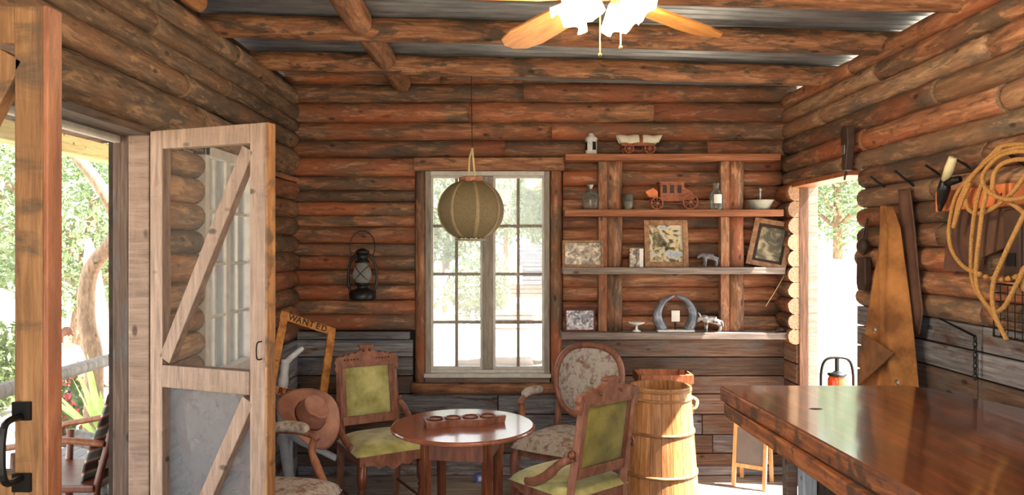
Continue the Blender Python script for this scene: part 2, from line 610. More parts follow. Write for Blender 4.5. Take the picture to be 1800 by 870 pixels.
def ground_mat():
    m, nt, b = newmat('pale_dirt')
    v, _ = coords(nt, (1, 1, 1), False)
    n = noise_node(nt, v, 1.2, 6, .65)
    L(nt, ramp(nt, n, [(.3, rgb((176, 164, 144))), (.7, rgb((212, 202, 184)))]), b.inputs['Base Color'])
    b.inputs['Roughness'].default_value = .95
    bump(nt, b, n, .3, .03)
    return m


def stripes():
    m, nt, b = newmat('striped_blanket')
    tc = nt.nodes.new('ShaderNodeTexCoord')
    wv = nt.nodes.new('ShaderNodeTexWave')
    wv.bands_direction = 'Z'
    wv.inputs['Scale'].default_value = 2.6
    L(nt, tc.outputs['Object'], wv.inputs['Vector'])
    r = ramp(nt, wv.outputs['Fac'], [(.2, rgb((70, 56, 52))), (.4, rgb((168, 92, 72))), (.6, rgb((196, 186, 168))), (.85, rgb((120, 124, 116)))])
    L(nt, r, b.inputs['Base Color'])
    b.inputs['Roughness'].default_value = .95
    return m


STRIPE = stripes()


def emis(name, c, s):
    m, nt, b = newmat(name)
    b.inputs['Base Color'].default_value = rgb(c)
    b.inputs['Emission Color'].default_value = rgb(c)
    b.inputs['Emission Strength'].default_value = s
    return m


SHADEL = emis('lit_glass_shade', (255, 232, 186), 3.0)


# ------------------------------------------------------------------ logs and planks
def log(parent, p0, p1, r, mat=LOG, name='log', n=14, round0=False, round1=False, rough=1.0, taper=0.0):
    p0, p1 = Vector(p0), Vector(p1)
    ln = (p1 - p0).length
    seed = rnd.random() * 100
    xs = []
    ns = max(4, min(26, int(ln / .09)))
    for i in range(ns + 1):
        xs.append((ln * i / ns, 1.0))
    if round0:
        xs = [(0.0, .45), (r * .18, .78), (r * .5, .95)] + [q for q in xs if q[0] > r * .9]
    if round1:
        xs = [q for q in xs if q[0] < ln - r * .9] + [(ln - r * .5, .95), (ln - r * .18, .78), (ln, .45)]
    vs_, fs, mi = [], [], []
    for x, k in xs:
        oy = noise.noise(Vector((x * .9, seed, 1.7))) * r * .10 * rough
        oz = noise.noise(Vector((x * .9, seed, 9.1))) * r * .10 * rough
        for j in range(n):
            a = 2 * math.pi * j / n
            d = 1 + .07 * rough * noise.noise(Vector((x * 3, math.cos(a) * 1.3 + seed, math.sin(a) * 1.3)))
            d += .045 * rough * noise.noise(Vector((x * 9, math.cos(a) * 3 + seed, math.sin(a) * 3)))
            rr = r * d * k * (1 - taper * x / ln)
            vs_.append((x, oy + rr * math.cos(a), oz + rr * math.sin(a)))
    m = len(xs)
    for i in range(m - 1):
        for j in range(n):
            fs.append((i * n + j, (i + 1) * n + j, (i + 1) * n + (j + 1) % n, i * n + (j + 1) % n))
            mi.append(0)
    fs.append(tuple(range(n)))
    fs.append(tuple((m - 1) * n + j for j in range(n - 1, -1, -1)))
    mi += [1, 1]
    me = bpy.data.meshes.new(name)
    me.from_pydata(vs_, [], fs)
    me.materials.append(mat)
    me.materials.append(ENDG)
    me.polygons.foreach_set('material_index', mi)
    me.polygons.foreach_set('use_smooth', [len(f) == 4 for f in fs])
    me.update()
    o = bpy.data.objects.new(name, me)
    col.objects.link(o)
    X = (p1 - p0).normalized()
    up = Vector((0, 0, 1)) if abs(X.z) < .9 else Vector((0, 1, 0))
    Yv = up.cross(X).normalized()
    Zv = X.cross(Yv)
    Mx = Matrix((X, Yv, Zv)).transposed().to_4x4()
    Mx.translation = p0
    # roll the log so its pattern differs
    o.matrix_local = Mx @ Matrix.Rotation(rnd.random() * 6.28, 4, 'X')
    o.parent = parent
    return o


def plank(parent, p0, p1, w, t, up, mat, name='plank', bev=.004):
    """board from p0 to p1 (its centre line), w along up, t thick; local X runs along the grain"""
    p0, p1 = Vector(p0), Vector(p1)
    X = (p1 - p0)
    ln = X.length
    X = X.normalized()
    Z = Vector(up)
    Z = (Z - X * Z.dot(X)).normalized()
    Yv = Z.cross(X)
    mb = MB().box((0, -t / 2, -w / 2), (ln, t / 2, w / 2))
    o = mb.build(name, mat, parent, bevel=bev)
    Mx = Matrix((X, Yv, Z)).transposed().to_4x4()
    Mx.translation = p0
    o.matrix_local = Mx
    return o


def split(a, b, lo, hi):
    """random joints between a and b"""
    out = [a]
    while b - out[-1] > hi:
        out.append(out[-1] + rnd.uniform(lo, hi))
    if b - out[-1] < .35 and len(out) > 1:
        out.pop()
    return out + [b]


def pz(y):
    return EYE - (y - CY) * .004


def pX(x):
    return (x - CX) * .004


XL, XR, YB = -1.5, 1.9, 5.2


def roofz(x):
    return 2.775 - .027 * x


# ------------------------------------------------------------------ the setting
fl = tag(MB().box((-1.62, -1.5, -.09), (2.05, 5.3, -.03)).build('floor', BACKING), 'grey plank floor of the log cabin', kind='structure')
y = -1.4
while y < 5.2:
    w = rnd.uniform(.125, .16)
    cuts = split(-1.6, 2.0, 1.3, 2.6)
    for a, b in zip(cuts, cuts[1:]):
        plank(fl, (a + .002, y + w / 2, -.015 + rnd.uniform(-.002, .002)), (b - .002, y + w / 2, -.015), .03, w - .006, (0, 0, 1), FLOORW)
    y += w

# back wall ---------------------------------------------------------------
wb = MB()
wx0, wx1, wz0, wz1 = pX(748), pX(966), pz(670), pz(298)
wb.box((-1.65, 5.285, 0), (wx0, 5.34, 2.72))
wb.box((wx1, 5.285, 0), (2.05, 5.34, 2.72))
wb.box((wx0, 5.285, 0), (wx1, 5.34, wz0))
wb.box((wx0, 5.285, wz1), (wx1, 5.34, 2.72))
wall_b = tag(wb.build('wall_back', BACKING), 'back log wall with the tall window and shelves', kind='structure')


def hlogs(ys, x0, x1, lo=1.0, hi=2.2, mat=LOG):
    for a, b in zip(ys, ys[1:]):
        z0, z1 = pz(b), pz(a)
        r = (z1 - z0) / 2 * 1.04
        cuts = split(x0, x1, lo, hi)
        for c, d in zip(cuts, cuts[1:]):
            e = rnd.uniform(-.004, .004)
            log(wall_b, (c, YB + r * .93 + e, (z0 + z1) / 2), (d, YB + r * .93 + e, (z0 + z1) / 2), r, mat)


hlogs([112, 145, 178, 213, 245, 276], -1.6, 2.0, .9, 1.9)
hlogs([276, 309, 334.5, 354, 379, 398, 428, 450, 475, 501, 528, 553, 582], -1.6, pX(729), .7, 1.6)
hlogs([276, 300, 326, 350, 374, 402, 428, 453, 480, 505, 530, 556, 582, 598], pX(990), 1.9, .8, 1.6)
pys = [597, 628, 661, 693, 729, 765, 798, 836]
for k, (a, b) in enumerate(zip(pys, pys[1:])):
    z0, z1 = pz(b), pz(a)
    cuts = split(-1.6, 2.0, .8, 1.7)
    if z1 > pz(692):
        cuts = [-1.6, pX(726), pX(985), 2.0] if k < 3 else cuts
    for c, d in zip(cuts, cuts[1:]):
        if z1 > pz(694) and c > pX(700) and d < pX(1000):
            continue
        plank(wall_b, (c + .003, YB + .03 + rnd.uniform(-.005, .005), (z0 + z1) / 2), (d - .003, YB + .03, (z0 + z1) / 2),
              z1 - z0 - .007, .035, (0, 0, 1), PLANKB if (rnd.random() < .3 or (k == 0 and c > 0)) else PLANK)
t1 = struct('trim_1', 'weathered grey ledge under the logs left of the window')
plank(t1, (XL, YB - .01, pz(589)), (pX(721), YB - .01, pz(589)), .05, .06, (0, 0, 1), PLANK, 'ledge')
bb = struct('baseboard_back', 'thin pale strip at the foot of the back wall')
plank(bb, (XL, YB - .005, .035), (XR, YB - .005, .035), .06, .03, (0, 0, 1), PLANK, 'strip')

# left wall ---------------------------------------------------------------
DZ = 2.09
DN, DF_ = 1.45, 3.06          # doorway near and far
LW0, LW1, LWZ0, LWZ1 = 3.60, 4.26, .94, 2.10
lb = MB()
lb.box((-1.68, -1.4, DZ), (-1.60, 5.3, 2.80))
lb.box((-1.68, DF_ + .02, 0), (-1.60, LW0, DZ))
lb.box((-1.68, LW1 + .3, 0), (-1.60, 5.3, DZ))
lb.box((-1.68, LW0, 0), (-1.60, LW1 + .3, LWZ0))
lb.box((-1.68, -1.4, 0), (-1.60, DN, DZ))
wall_l = tag(lb.build('wall_left', BACKING), 'left log wall with double screen doors', kind='structure')


def vlogs(wall, zs, y0, y1, Xs, sgn, lo, hi, mat, r0=False, r1=False):
    for a, b in zip(zs, zs[1:]):
        r = (b - a) / 2 * 1.05
        cuts = split(y0, y1, lo, hi)
        for k, (c, d) in enumerate(zip(cuts, cuts[1:])):
            xx = Xs + sgn * r * .9
            log(wall, (xx, c, (a + b) / 2), (xx, d, (a + b) / 2), r, mat, round0=(r0 and k == 0), round1=(r1 and k == len(cuts) - 2))


zs = [DZ + .01, 2.30, 2.41, 2.50, 2.61, 2.72, 2.81]
for i, (a, b) in enumerate(zip(zs, zs[1:])):
    cuts = {0: [.9, 3.66, 5.25], 1: [.9, 3.45, 5.25], 2: [.9, 3.95, 5.25], 3: [.9, 3.15, 5.25], 4: [.9, 4.1, 5.25], 5: [.9, 3.55]}[i]
    r = (b - a) / 2 * 1.06
    for c, d in zip(cuts, cuts[1:]):
        xx = XL - r * .9 + (.05 if i == 5 else 0)
        log(wall_l, (xx, c, (a + b) / 2), (xx, d, (a + b) / 2), r, (PEEL if i == 5 else LOGD), round1=(d < 5.2))
lz = [.95]
while lz[-1] < DZ - .13:
    lz.append(lz[-1] + rnd.uniform(.10, .135))
lz.append(DZ)
vlogs(wall_l, lz, DF_ + .07, LW0, XL, -1, 2, 3, LOGG, r1=False)
vlogs(wall_l, lz, LW1 + .3, 5.25, XL, -1, 2, 3, LOG)
plank(wall_l, (-1.51, LW1 + .15, LWZ0), (-1.51, LW1 + .15, DZ), .3, .03, (0, 1, 0), PLANKB, 'cover_board')
vlogs(wall_l, [LWZ1 - .0, DZ + .02], LW0, LW1, XL, -1, 2, 3, LOGG) if DZ - LWZ1 > .05 else None
zc = 0.0
while zc < .94:
    h = min(.14, .95 - zc)
    plank(wall_l, (XL - .03, DF_ + .07, zc + h / 2), (XL - .03, 5.22, zc + h / 2), h - .006, .035, (0, 0, 1), PLANK)
    zc += h
# door frame on the left wall
dfl = struct('trim_2', 'wooden frame of the left doorway')
plank(dfl, (-1.545, DF_ + .035, 0), (-1.545, DF_ + .035, DZ), .088, .07, (1, 0, 0), DOORW, 'door_post', .006)
plank(dfl, (-1.625, DF_ + .045, 0), (-1.625, DF_ + .045, DZ), .068, .07, (1, 0, 0), PLANKB, 'door_post', .006)
plank(dfl, (-1.49, DF_ + .035, 0), (-1.49, DF_ + .035, DZ), .02, .06, (1, 0, 0), DARKW, 'shadow_strip', .003)  # dark strip stands in for the shadow beside the post
plank(dfl, (-1.575, DN - .05, 0), (-1.575, DN - .05, DZ), .15, .07, (1, 0, 0), DOORW, 'door_post', .006)
plank(dfl, (-1.575, DN - .1, DZ - .012), (-1.575, DF_ + .09, DZ - .012), .17, .03, (1, 0, 0), PLANKB, 'door_head', .004)

plank(dfl, (-1.64, DN - .1, DZ - .04), (-1.64, DF_ + .02, DZ - .04), .03, .03, (1, 0, 0), WHITEW, 'head_strip', .003)

# right wall --------------------------------------------------------------
RD0, RD1, RDZ = 4.12, 4.97, 2.03
rb = MB()
rb.box((2.0, -1.4, RDZ), (2.06, 5.3, 2.70))
rb.box((2.0, -1.4, 0), (2.06, RD0 + .02, RDZ))
rb.box((2.0, RD1 + .02, 0), (2.06, 5.3, RDZ))
wall_r = tag(rb.build('wall_right', BACKING), 'right log wall hung with tack and rope', kind='structure')
zs = [2.03, 2.13, 2.245, 2.365, 2.475, 2.575, 2.67]
for i, (a, b) in enumerate(zip(zs, zs[1:])):
    cuts = {0: [.2, 4.3, 5.25], 1: [.2, 2.9, 4.05, 5.25], 2: [.2, 3.35, 5.25], 3: [.2, 2.98, 4.6, 5.25], 4: [.2, 3.9, 5.25], 5: [.2, 2.6, 4.2, 5.25]}[i]
    r = (b - a) / 2 * 1.06
    for c, d in zip(cuts, cuts[1:]):
        log(wall_r, (XR + r * .9, c, (a + b) / 2), (XR + r * .9, d, (a + b) / 2), r, LOGG if rnd.random() < .6 else LOG, round1=(d < 5.2), round0=(c > 1 and rnd.random() < .5))
zr = [1.28, 1.385, 1.49, 1.60, 1.71, 1.815, 1.92, 2.03]
for i, (a, b) in enumerate(zip(zr, zr[1:])):
    r = (b - a) / 2 * 1.06
    cuts = [.2, rnd.uniform(2.6, 3.4), RD0 + rnd.uniform(-.03, .03)]
    for c, d in zip(cuts, cuts[1:]):
        log(wall_r, (XR + r * .9, c, (a + b) / 2), (XR + r * .9, d, (a + b) / 2), r, LOG if rnd.random() < .6 else LOGG, round1=(d > 4))
zz = [0, .2, .4, .58, .76, .93, 1.06, 1.17, 1.28]
for a, b in zip(zz, zz[1:]):
    cuts = [.2, 2.0, rnd.choice([2.95, 3.02, 3.05]), RD0]
    for c, d in zip(cuts, cuts[1:]):
        plank(wall_r, (XR + .045 + rnd.uniform(-.006, .006), c + .003, (a + b) / 2), (XR + .045, d - .003, (a + b) / 2), b - a - .008, .05, (0, 0, 1), PLANK if rnd.random() < .7 else PLANKB)
vlogs(wall_r, [.95, 1.05, 1.15, 1.26, 1.365, 1.47, 1.58, 1.69, 1.80, 1.91, 2.03], RD1 - .015, 5.25, XR - .045, 1, 2, 3, LOG)
zc = 0.0
while zc < .94:
    plank(wall_r, (XR + .03, RD1, zc + .068), (XR + .03, 5.2, zc + .068), .128, .04, (0, 0, 1), PLANKB)
    zc += .136
dfr = struct('trim_3', 'wooden frame of the right doorway')
plank(dfr, (1.955, RD1 + .0, 0), (1.955, RD1 + .0, RDZ), .06, .035, (1, 0, 0), POSTB, 'door_post', .004)
plank(dfr, (2.02, RD1 + .01, 0), (2.02, RD1 + .01, RDZ), .066, .035, (1, 0, 0), WINGREY, 'door_post', .004)
plank(dfr, (1.955, RD0 - .0, RDZ - .012), (1.955, RD1 + .02, RDZ - .012), .16, .03, (1, 0, 0), REDW, 'door_head', .004)

# ceiling -----------------------------------------------------------------
ceil = struct('ceiling', 'corrugated metal roof on log beams')
per = .076
ya = -1.4
while ya < 5.75:
    mb = MB()
    npd = 9
    pts = []
    for i in range(npd * 6 + 1):
        yy = ya + i * per / 6
        pts.append((yy, .009 * math.cos(2 * math.pi * i / 6)))
    for th in (0, 1):
        pass
    vs_, fs = [], []
    for yy, dz in pts:
        for xx in (-1.95, 2.3):
            vs_.append((xx, yy, roofz(xx) + .012 + dz + (.0015 if int(ya * 10) % 2 else 0)))
    for i in range(len(pts) - 1):
        fs.append((2 * i, 2 * i + 2, 2 * i + 3, 2 * i + 1))
    mb.add(vs_, fs)
    o = mb.build('roof_sheet', ROOF, ceil, smooth=True)
    sm = o.modifiers.new('thickness', 'SOLIDIFY')
    sm.thickness = .002
    ya += npd * per - .02
BY = [.35, 1.05, 1.75, 2.45, 3.15, 3.84, 4.57]
for yb in BY:
    r = .062
    log(ceil, (-1.75, yb, roofz(-1.75) - r - .0), (2.15, yb, roofz(2.15) - r - .0), r, BEAM, 'beam', rough=.8)
ends = [1.75] + BY[1:] + [5.2]
for a, b in zip(BY[:-1] + [BY[-1]], BY[1:] + [5.24]):
    log(ceil, (-.77, a + .03, roofz(-.77) - .045), (-.77, b - .045, roofz(-.77) - .05), .068, BEAM, 'pole', round1=True, rough=.8)

# ------------------------------------------------------------------ outside
gm = MB()


def gz(x, y):
    z = -.16
    if x < -3.6:
        z -= min(1.25, (-3.6 - x) * .38)
    if y > 7:
        z += .0
    return z + .03 * noise.noise(Vector((x * .5, y * .5, 0)))


gm.grid(lambda u, v: Vector((-45 + 90 * u, -25 + 80 * v, gz(-45 + 90 * u, -25 + 80 * v))), 90, 80)
tag(gm.build('ground', ground_mat(), smooth=True), 'pale sunlit dirt around the cabin', 'ground', kind='structure')

pd = struct('porch_floor', 'grey deck boards of the porch')
MB().box((-3.7, .5, -.14), (-1.68, 8.0, -.08)).build('deck_base', BACKING, pd)
for k in range(14):
    x0 = -3.7 + k * .145
    MB().box((x0, .5, -.08), (x0 + .139, 8.0, -.05)).build('plank', DECK, pd)
pr = struct('porch_roof', 'porch roof with a squared beam')
MB().box((-3.32, .5, 2.28), (-3.18, 8.2, 2.41)).build('beam', PORCHW, pr, bevel=.006)
MB().box((-3.9, .5, 2.62), (-1.7, 8.2, 2.66)).build('roof_board', PLANKB, pr)
for k in range(8):
    MB().bar((-1.7, .9 + k, 2.58), (-3.9, .9 + k, 2.46), .05, .12).build('rafter', PLANKB, pr)
for yy in (4.3, 8.05):
    log(pr, (-3.3, yy, -.06), (-3.3, yy, 2.3), .06, RAILW, 'post')
rl = thing('porch_railing', 'pale peeled log railing along the porch edge', 'railing', (0, 0, 0))
log(rl, (-3.4, 4.36, .65), (-3.4, 8.0, .65), .05, RAILW, 'rail', rough=1.3)
for yy in (5.15, 6.9):
    log(rl, (-3.4, yy, -.06), (-3.4, yy, .61), .04, RAILW, 'baluster')


def crown(mb, c, rx, ry, rz, n, size, seed):
    q = random.Random(seed)
    for _ in range(n):
        while True:
            p = Vector((q.uniform(-1, 1), q.uniform(-1, 1), q.uniform(-1, 1)))
            if .25 < p.length < 1:
                break
        p = Vector((p.x * rx, p.y * ry, p.z * rz)) * (1 + .25 * noise.noise(p * 2.2))
        a = Vector((q.gauss(0, 1), q.gauss(0, 1), q.gauss(0, 1))).normalized()
        b = a.orthogonal().normalized()
        s = size * q.uniform(.6, 1.4)
        o = Vector(c) + p
        mb.add([o - a * s, o + b * s * .35, o + a * s, o - b * s * .35], [(0, 1, 2, 3)])


def tree(label, base, h, r, mat, n, size, seed, lean=(0, 0), rt=.14, group='trees around the cabin', split_at=.5, name='tree'):
    q = random.Random(seed)
    t = thing(name, label, 'tree', base, 0, group)
    top = Vector((lean[0], lean[1], h * .72))
    pts = spline([(0, 0, -.15), (lean[0] * .2 + q.uniform(-.1, .1), lean[1] * .2, h * .25), (lean[0] * .6, lean[1] * .6, h * .48), top], 5)
    tr = MB()
    tr.tube(pts, [rt * (1 - .7 * i / len(pts)) for i in range(len(pts))], 9)
    for k in range(5):
        a = q.uniform(0, 6.28)
        s = pts[len(pts) // 2 + k % 4]
        tr.tube(spline([s, s + Vector((math.cos(a) * r * .4, math.sin(a) * r * .4, h * .12)),
                        s + Vector((math.cos(a) * r * .8, math.sin(a) * r * .8, h * .25))], 4), [rt * .4 - rt * .035 * i for i in range(9)], 6)
    tr.build('trunk', BARK, t, smooth=True)
    cr = MB()
    crown(cr, (lean[0], lean[1], h * .68), r, r, h * .36, n, size, seed)
    cr.build('foliage', mat, t)
    return t


tree('gnarled oak with the thick trunk seen beyond the porch railing', (-8.3, 14.2, -1.4), 5.6, 2.0, LEAFP, 8000, .085, 3, (.3, 0), .24)
tree('green tree beyond the porch, far behind the nearest screen door', (-13.6, 18.4, -1.4), 5.6, 2.6, LEAF, 8000, .11, 4)
tree('pale leafy tree outside the left wall window', (-7.7, 20.8, -1.4), 5.4, 2.2, LEAFP, 8000, .11, 5)
tree('bushy green tree standing farthest back in the left yard', (-13.6, 24.6, -1.4), 6.6, 3.0, LEAF, 8000, .11, 6)
tree('pale tree outside the left half of the back window', (-1.75, 20.0, -.2), 4.6, 1.7, LEAFP, 8000, .11, 7)
tree('light green tree outside the right half of the back window', (1.75, 21.5, -.2), 4.8, 1.7, LEAFP, 8000, .11, 8)
tree('green tree far behind the shed in the yard', (-.2, 26.0, -.2), 6.2, 2.4, LEAF, 8000, .11, 9)
tree('pale willow beyond the white board fence', (6.6, 15.0, -.2), 5.6, 1.9, LEAFP, 8000, .085, 10)
tree('tree closest to the fence end outside the right doorway', (10.2, 20.0, -.2), 6.4, 2.4, LEAFP, 8000, .11, 11)

for k, (x, y_, r_, lab) in enumerate([(-2.3, 17.2, .8, 'pale shrub farthest left outside the back window'), (-.75, 18.6, .9, 'pale shrub behind the cactus outside the back window'), (1.75, 18.4, .8, 'pale shrub right of the shed outside the back window'),
                                   (-9.4, 13.0, .9, 'round shrub outside beyond the nearest screen door'), (-7.1, 15.8, 1.0, 'round shrub behind the white leaning pole')]):
    b0 = thing('shrub', lab, 'shrub', (x, y_, gz(x, y_)), 0, 'shrubs in the yard')
    cr = MB()
    crown(cr, (0, 0, r_ * .95), r_, r_, r_ * 1.0, 2600, .08, 40 + k)
    cr.build('foliage', LEAFP if k < 3 else LEAF, b0)
    MB().tube([(0, 0, -.05), (0.03, 0, r_)], [.06, .03], 7).build('stem', BARK, b0)

b0 = Vector((W(160, 0, 8).x, 8.0, gz(W(160, 0, 8).x, 8.0)))
bt = thing('bare_tree', 'crooked bare tree trunk seen under the porch beam', 'tree', b0)
tp = spline([(0, 0, -.1)] + [W(x, yy, 8.0) - b0 for x, yy in ((166, 640), (152, 560), (158, 480), (196, 425), (206, 390), (178, 330), (140, 282), (90, 230))], 6)
MB().tube(tp, [max(.05, (.095 if k < 22 else .085) - .0006 * k) for k in range(len(tp))], 10).build('trunk', BARK, bt, smooth=True)
wp = thing('white_pole', 'white leaning pole standing beyond the porch railing', 'pole', (-6.4, 11.6, -1.2))
MB().tube([(.12, 0, -.1), (-.04, 0, 1.3), (-.2, 0, 2.6), (-.25, 0, 2.93)], [.17, .15, .11, .04], 10).build('shaft', PALEB, wp, smooth=True)

ag = thing('agave', 'spiky pale green agave beyond the porch railing', 'plant', (-3.95, 7.15, -.28))
q = random.Random(5)
for k in range(22):
    a = k * 2.4
    el = R(q.uniform(15, 75))
    ln = q.uniform(.65, 1.0)
    d = Vector((math.cos(a) * math.cos(el), math.sin(a) * math.cos(el), math.sin(el)))
    sd = d.cross(Vector((0, 0, 1))).normalized()
    nn = sd.cross(d)
    mb = MB()
    w = .035
    vs_ = []
    for s, ww in ((0, .6), (.35, 1), (.75, .6), (1, .02)):
        c = d * ln * s + Vector((0, 0, -.12 * s * s * math.cos(el)))
        vs_ += [c - sd * w * ww, c - nn * .012 * ww, c + sd * w * ww]
    fs = []
    for i in range(3):
        fs += [(3 * i, 3 * i + 1, 3 * i + 4, 3 * i + 3), (3 * i + 1, 3 * i + 2, 3 * i + 5, 3 * i + 4)]
    mb.add(vs_, fs).build('leaf', AGAVE, ag)
fb = thing('flower_bush', 'low bush with red blooms behind the porch railing', 'bush', (-5.1, 8.5, gz(-5.1, 8.5)))
cr = MB()
crown(cr, (0, 0, .5), .42, .42, .42, 600, .06, 21)
MB().tube([(0, 0, -.05), (0, 0, .4)], .025, 6).build('stem', BARK, fb)
cr.build('foliage', LEAF, fb)
cr = MB()
crown(cr, (0, 0, .55), .45, .45, .42, 300, .045, 22)
tag(cr.build('blooms', BLOOM, fb), None, kind='stuff')

dl = thing('driftwood_bench', 'low grey driftwood log bench on the porch deck', 'bench', (-2.95, 5.0, -.05))
MB().tube(spline([(-.35, .0, .30), (-.05, .02, .36), (.2, 0, .33), (.42, .02, .44)], 5), [.06, .065, .07, .065, .06, .06, .058, .056, .055, .055, .05, .05, .05, .045, .045, .04], 9).build('log_seat', RAILW, dl, smooth=True)
for xx, yy in ((-.22, -.06), (-.22, .08), (.22, -.06), (.22, .08)):
    MB().tube([(xx, yy, 0), (xx * .8, yy * .4, .3)], [.03, .035], 7).build('leg', RAILW, dl, smooth=True)

# rocking chair with striped blanket on the porch
rk = thing('rocking_chair', 'red-brown wooden rocking chair on the porch outside the left doorway', 'chair', (-2.4, 4.1, -.05), R(90))
for s in (-1, 1):
    MB().tube(spline([(s * .24, -.42, .10), (s * .24, -.15, .025), (s * .24, .15, .02), (s * .24, .42, .09)], 5), .018, 6).build('rocker', MAHO, rk, smooth=True)
    MB().tube([(s * .24, .2, .03), (s * .245, .2, .40), (s * .25, .19, .58)], [.02, .022, .018], 7).build('leg', MAHO, rk, smooth=True)
    MB().tube([(s * .22, -.2, .03), (s * .215, -.22, .40), (s * .2, -.33, .84)], [.02, .02, .016], 7).build('leg', MAHO, rk, smooth=True)
    MB().tube(spline([(s * .22, -.26, .62), (s * .27, -.05, .65), (s * .27, .16, .62), (s * .27, .25, .60), (s * .27, .25, .54)], 5), .024, 8, flat=.7).build('arm', REDW, rk, smooth=True)
MB().box((-.25, -.22, .37), (.25, .23, .41)).build('seat', MAHO, rk, bevel=.01)
for k in range(3):
    z = .5 + k * .14
    MB().bar((-.2, -.2 - (z - .4) * .28, z), (.2, -.2 - (z - .4) * .28, z), .02, .06).build('slat', MAHO, rk, bevel=.004)
bk = tag(MB().grid(lambda u, v: Vector((-.19 + .38 * u, -.13 - .28 * (v * .47) + .012 * math.sin(u * 14 + v * 5), .40 + .47 * v)), 14, 16).build('striped_blanket', STRIPE, None, smooth=True),
         'striped woven blanket draped over the porch rocking chair', 'blanket')
bk.matrix_world = Matrix.Translation((-2.4, 4.1, -.05)) @ Matrix.Rotation(R(90), 4, 'Z')
sm = bk.modifiers.new('thickness', 'SOLIDIFY')
sm.thickness = .012

# person beyond the porch
pe = thing('person', 'person in white top with brown hair standing beyond the porch railing', 'person', (-7.1, 11.8, gz(-7.1, 11.8)), R(-120))


def skin(name, verts, edges, rad, mat, parent, sub=2):
    me = bpy.data.meshes.new(name)
    me.from_pydata(verts, edges, [])
    me.materials.append(mat)
    o = bpy.data.objects.new(name, me)
    col.objects.link(o)
    o.parent = parent
    o.modifiers.new('skin', 'SKIN').use_smooth_shade = True
    for i, r in enumerate(rad):
        rr = r if hasattr(r, '__len__') else (r, r)
        me.skin_vertices[0].data[i].radius = rr
    me.skin_vertices[0].data[0].use_root = True
    ss = o.modifiers.new('sub', 'SUBSURF')
    ss.levels = sub
    ss.render_levels = sub
    return o


bv = [(0, 0, .92), (0, 0, 1.08), (0, .01, 1.28), (0, 0, 1.40), (0, .01, 1.47), (0, .02, 1.55), (0, .02, 1.63),
      (-.17, 0, 1.36), (-.23, .03, 1.10), (-.19, .16, .92), (.17, 0, 1.36), (.23, .03, 1.10), (.19, .16, .92),
      (-.09, 0, .86), (-.10, .02, .48), (-.10, 0, .08), (-.10, .13, .03), (.09, 0, .86), (.10, .02, .48), (.10, 0, .08), (.10, .13, .03)]
be = [(0, 1), (1, 2), (2, 3), (3, 4), (4, 5), (5, 6), (3, 7), (7, 8), (8, 9), (3, 10), (10, 11), (11, 12), (0, 13), (13, 14), (14, 15), (15, 16), (0, 17), (17, 18), (18, 19), (19, 20)]
brd = [(.13, .09), (.12, .085), (.13, .09), .07, .05, (.07, .085), (.065, .08), .05, .038, .028, .05, .038, .028, .08, .055, .04, .035, .08, .055, .04, .035]
skin('body', bv, be, brd, SKIN, pe)
cv = [(0, 0, .88), (0, 0, 1.08), (0, .01, 1.28), (0, 0, 1.39), (-.17, 0, 1.36), (-.22, .03, 1.14), (.17, 0, 1.36), (.22, .03, 1.14)]
skin('shirt', cv, [(0, 1), (1, 2), (2, 3), (3, 4), (4, 5), (3, 6), (6, 7)], [(.15, .11), (.14, .105), (.15, .11), .085, .066, .056, .066, .056], SHIRT, pe)
tv = [(0, 0, .95), (0, 0, .88), (-.09, 0, .84), (-.10, .02, .48), (-.10, 0, .1), (.09, 0, .84), (.10, .02, .48), (.10, 0, .1)]
skin('trousers', tv, [(0, 1), (1, 2), (2, 3), (3, 4), (1, 5), (5, 6), (6, 7)], [(.145, .105), (.145, .11), .095, .07, .055, .095, .07, .055], JEANS, pe)
hb = MB().ball((0, -.008, 1.64), (.088, .098, .095), 14, 10)
hb.tube([(0, -.035, 1.62), (0, -.05, 1.54), (0, -.055, 1.47)], [.085, .075, .05], 10)
hb.build('hair', HAIR, pe, smooth=True)
for s in (-1, 1):
    MB().ball((s * .03, .105, 1.60), .012, 6, 5).build('eye', DARKW, pe)
MB().ball((0, .112, 1.575), (.012, .016, .02), 6, 5).build('nose', SKIN, pe, smooth=True)
MB().ball((0, .104, 1.538), (.022, .008, .006), 6, 5).build('mouth', HATD, pe, smooth=True)

# yard seen through the back window
sh = thing('yard_shed', 'small grey-boarded shed with red base boards in the yard behind the window', 'shed', (.55, 17.5, -.16))
for k in range(9):
    z0 = .9 + k * .105 if k < 9 else 0
    wdt = .30 if k < 4 else .42
    MB().box((-wdt, -.3, z0), (wdt, .3, z0 + .09)).build('board', SHINGLE, sh)
for k in range(3):
    MB().box((-.6, -.25, .6 + k * .1), (.6, .25, .68 + k * .1)).build('board', BRICKR, sh)
for xx in (-.55, .55):
    MB().box((xx - .05, -.2, 0), (xx + .05, .2, .65)).build('post', PALEB, sh)
lf = thing('plank_bench', 'low weathered plank bench in the yard left of the shed', 'bench', (-.15, 16.0, -.16))
for k in range(3):
    MB().box((-.5, -.2, .12 + k * .1), (.62, .2, .19 + k * .1)).build('plank', BRICKR, lf)
fl2 = thing('fallen_log', 'dark fallen log lying on pale dirt outside the back window', 'log', (0, 10.3, -.12))
log(fl2, (-.80, .1, .03), (.30, 0, .09), .115, DARKW, 'trunk', round0=True, round1=True, rough=2)
MB().tube([(.2, 0, .12), (.40, 0, .12), (.46, 0, .18)], [.045, .03, .015], 7).build('branch', DARKW, fl2, smooth=True)
ct = thing('cactus', 'small blue-green cactus in the yard outside the back window', 'cactus', (-.72, 13.2, -.15))
MB().tube([(0, 0, 0), (0, 0, .35), (.02, 0, .62)], [.05, .055, .03], 8).build('stem', CACTUS, ct, smooth=True)
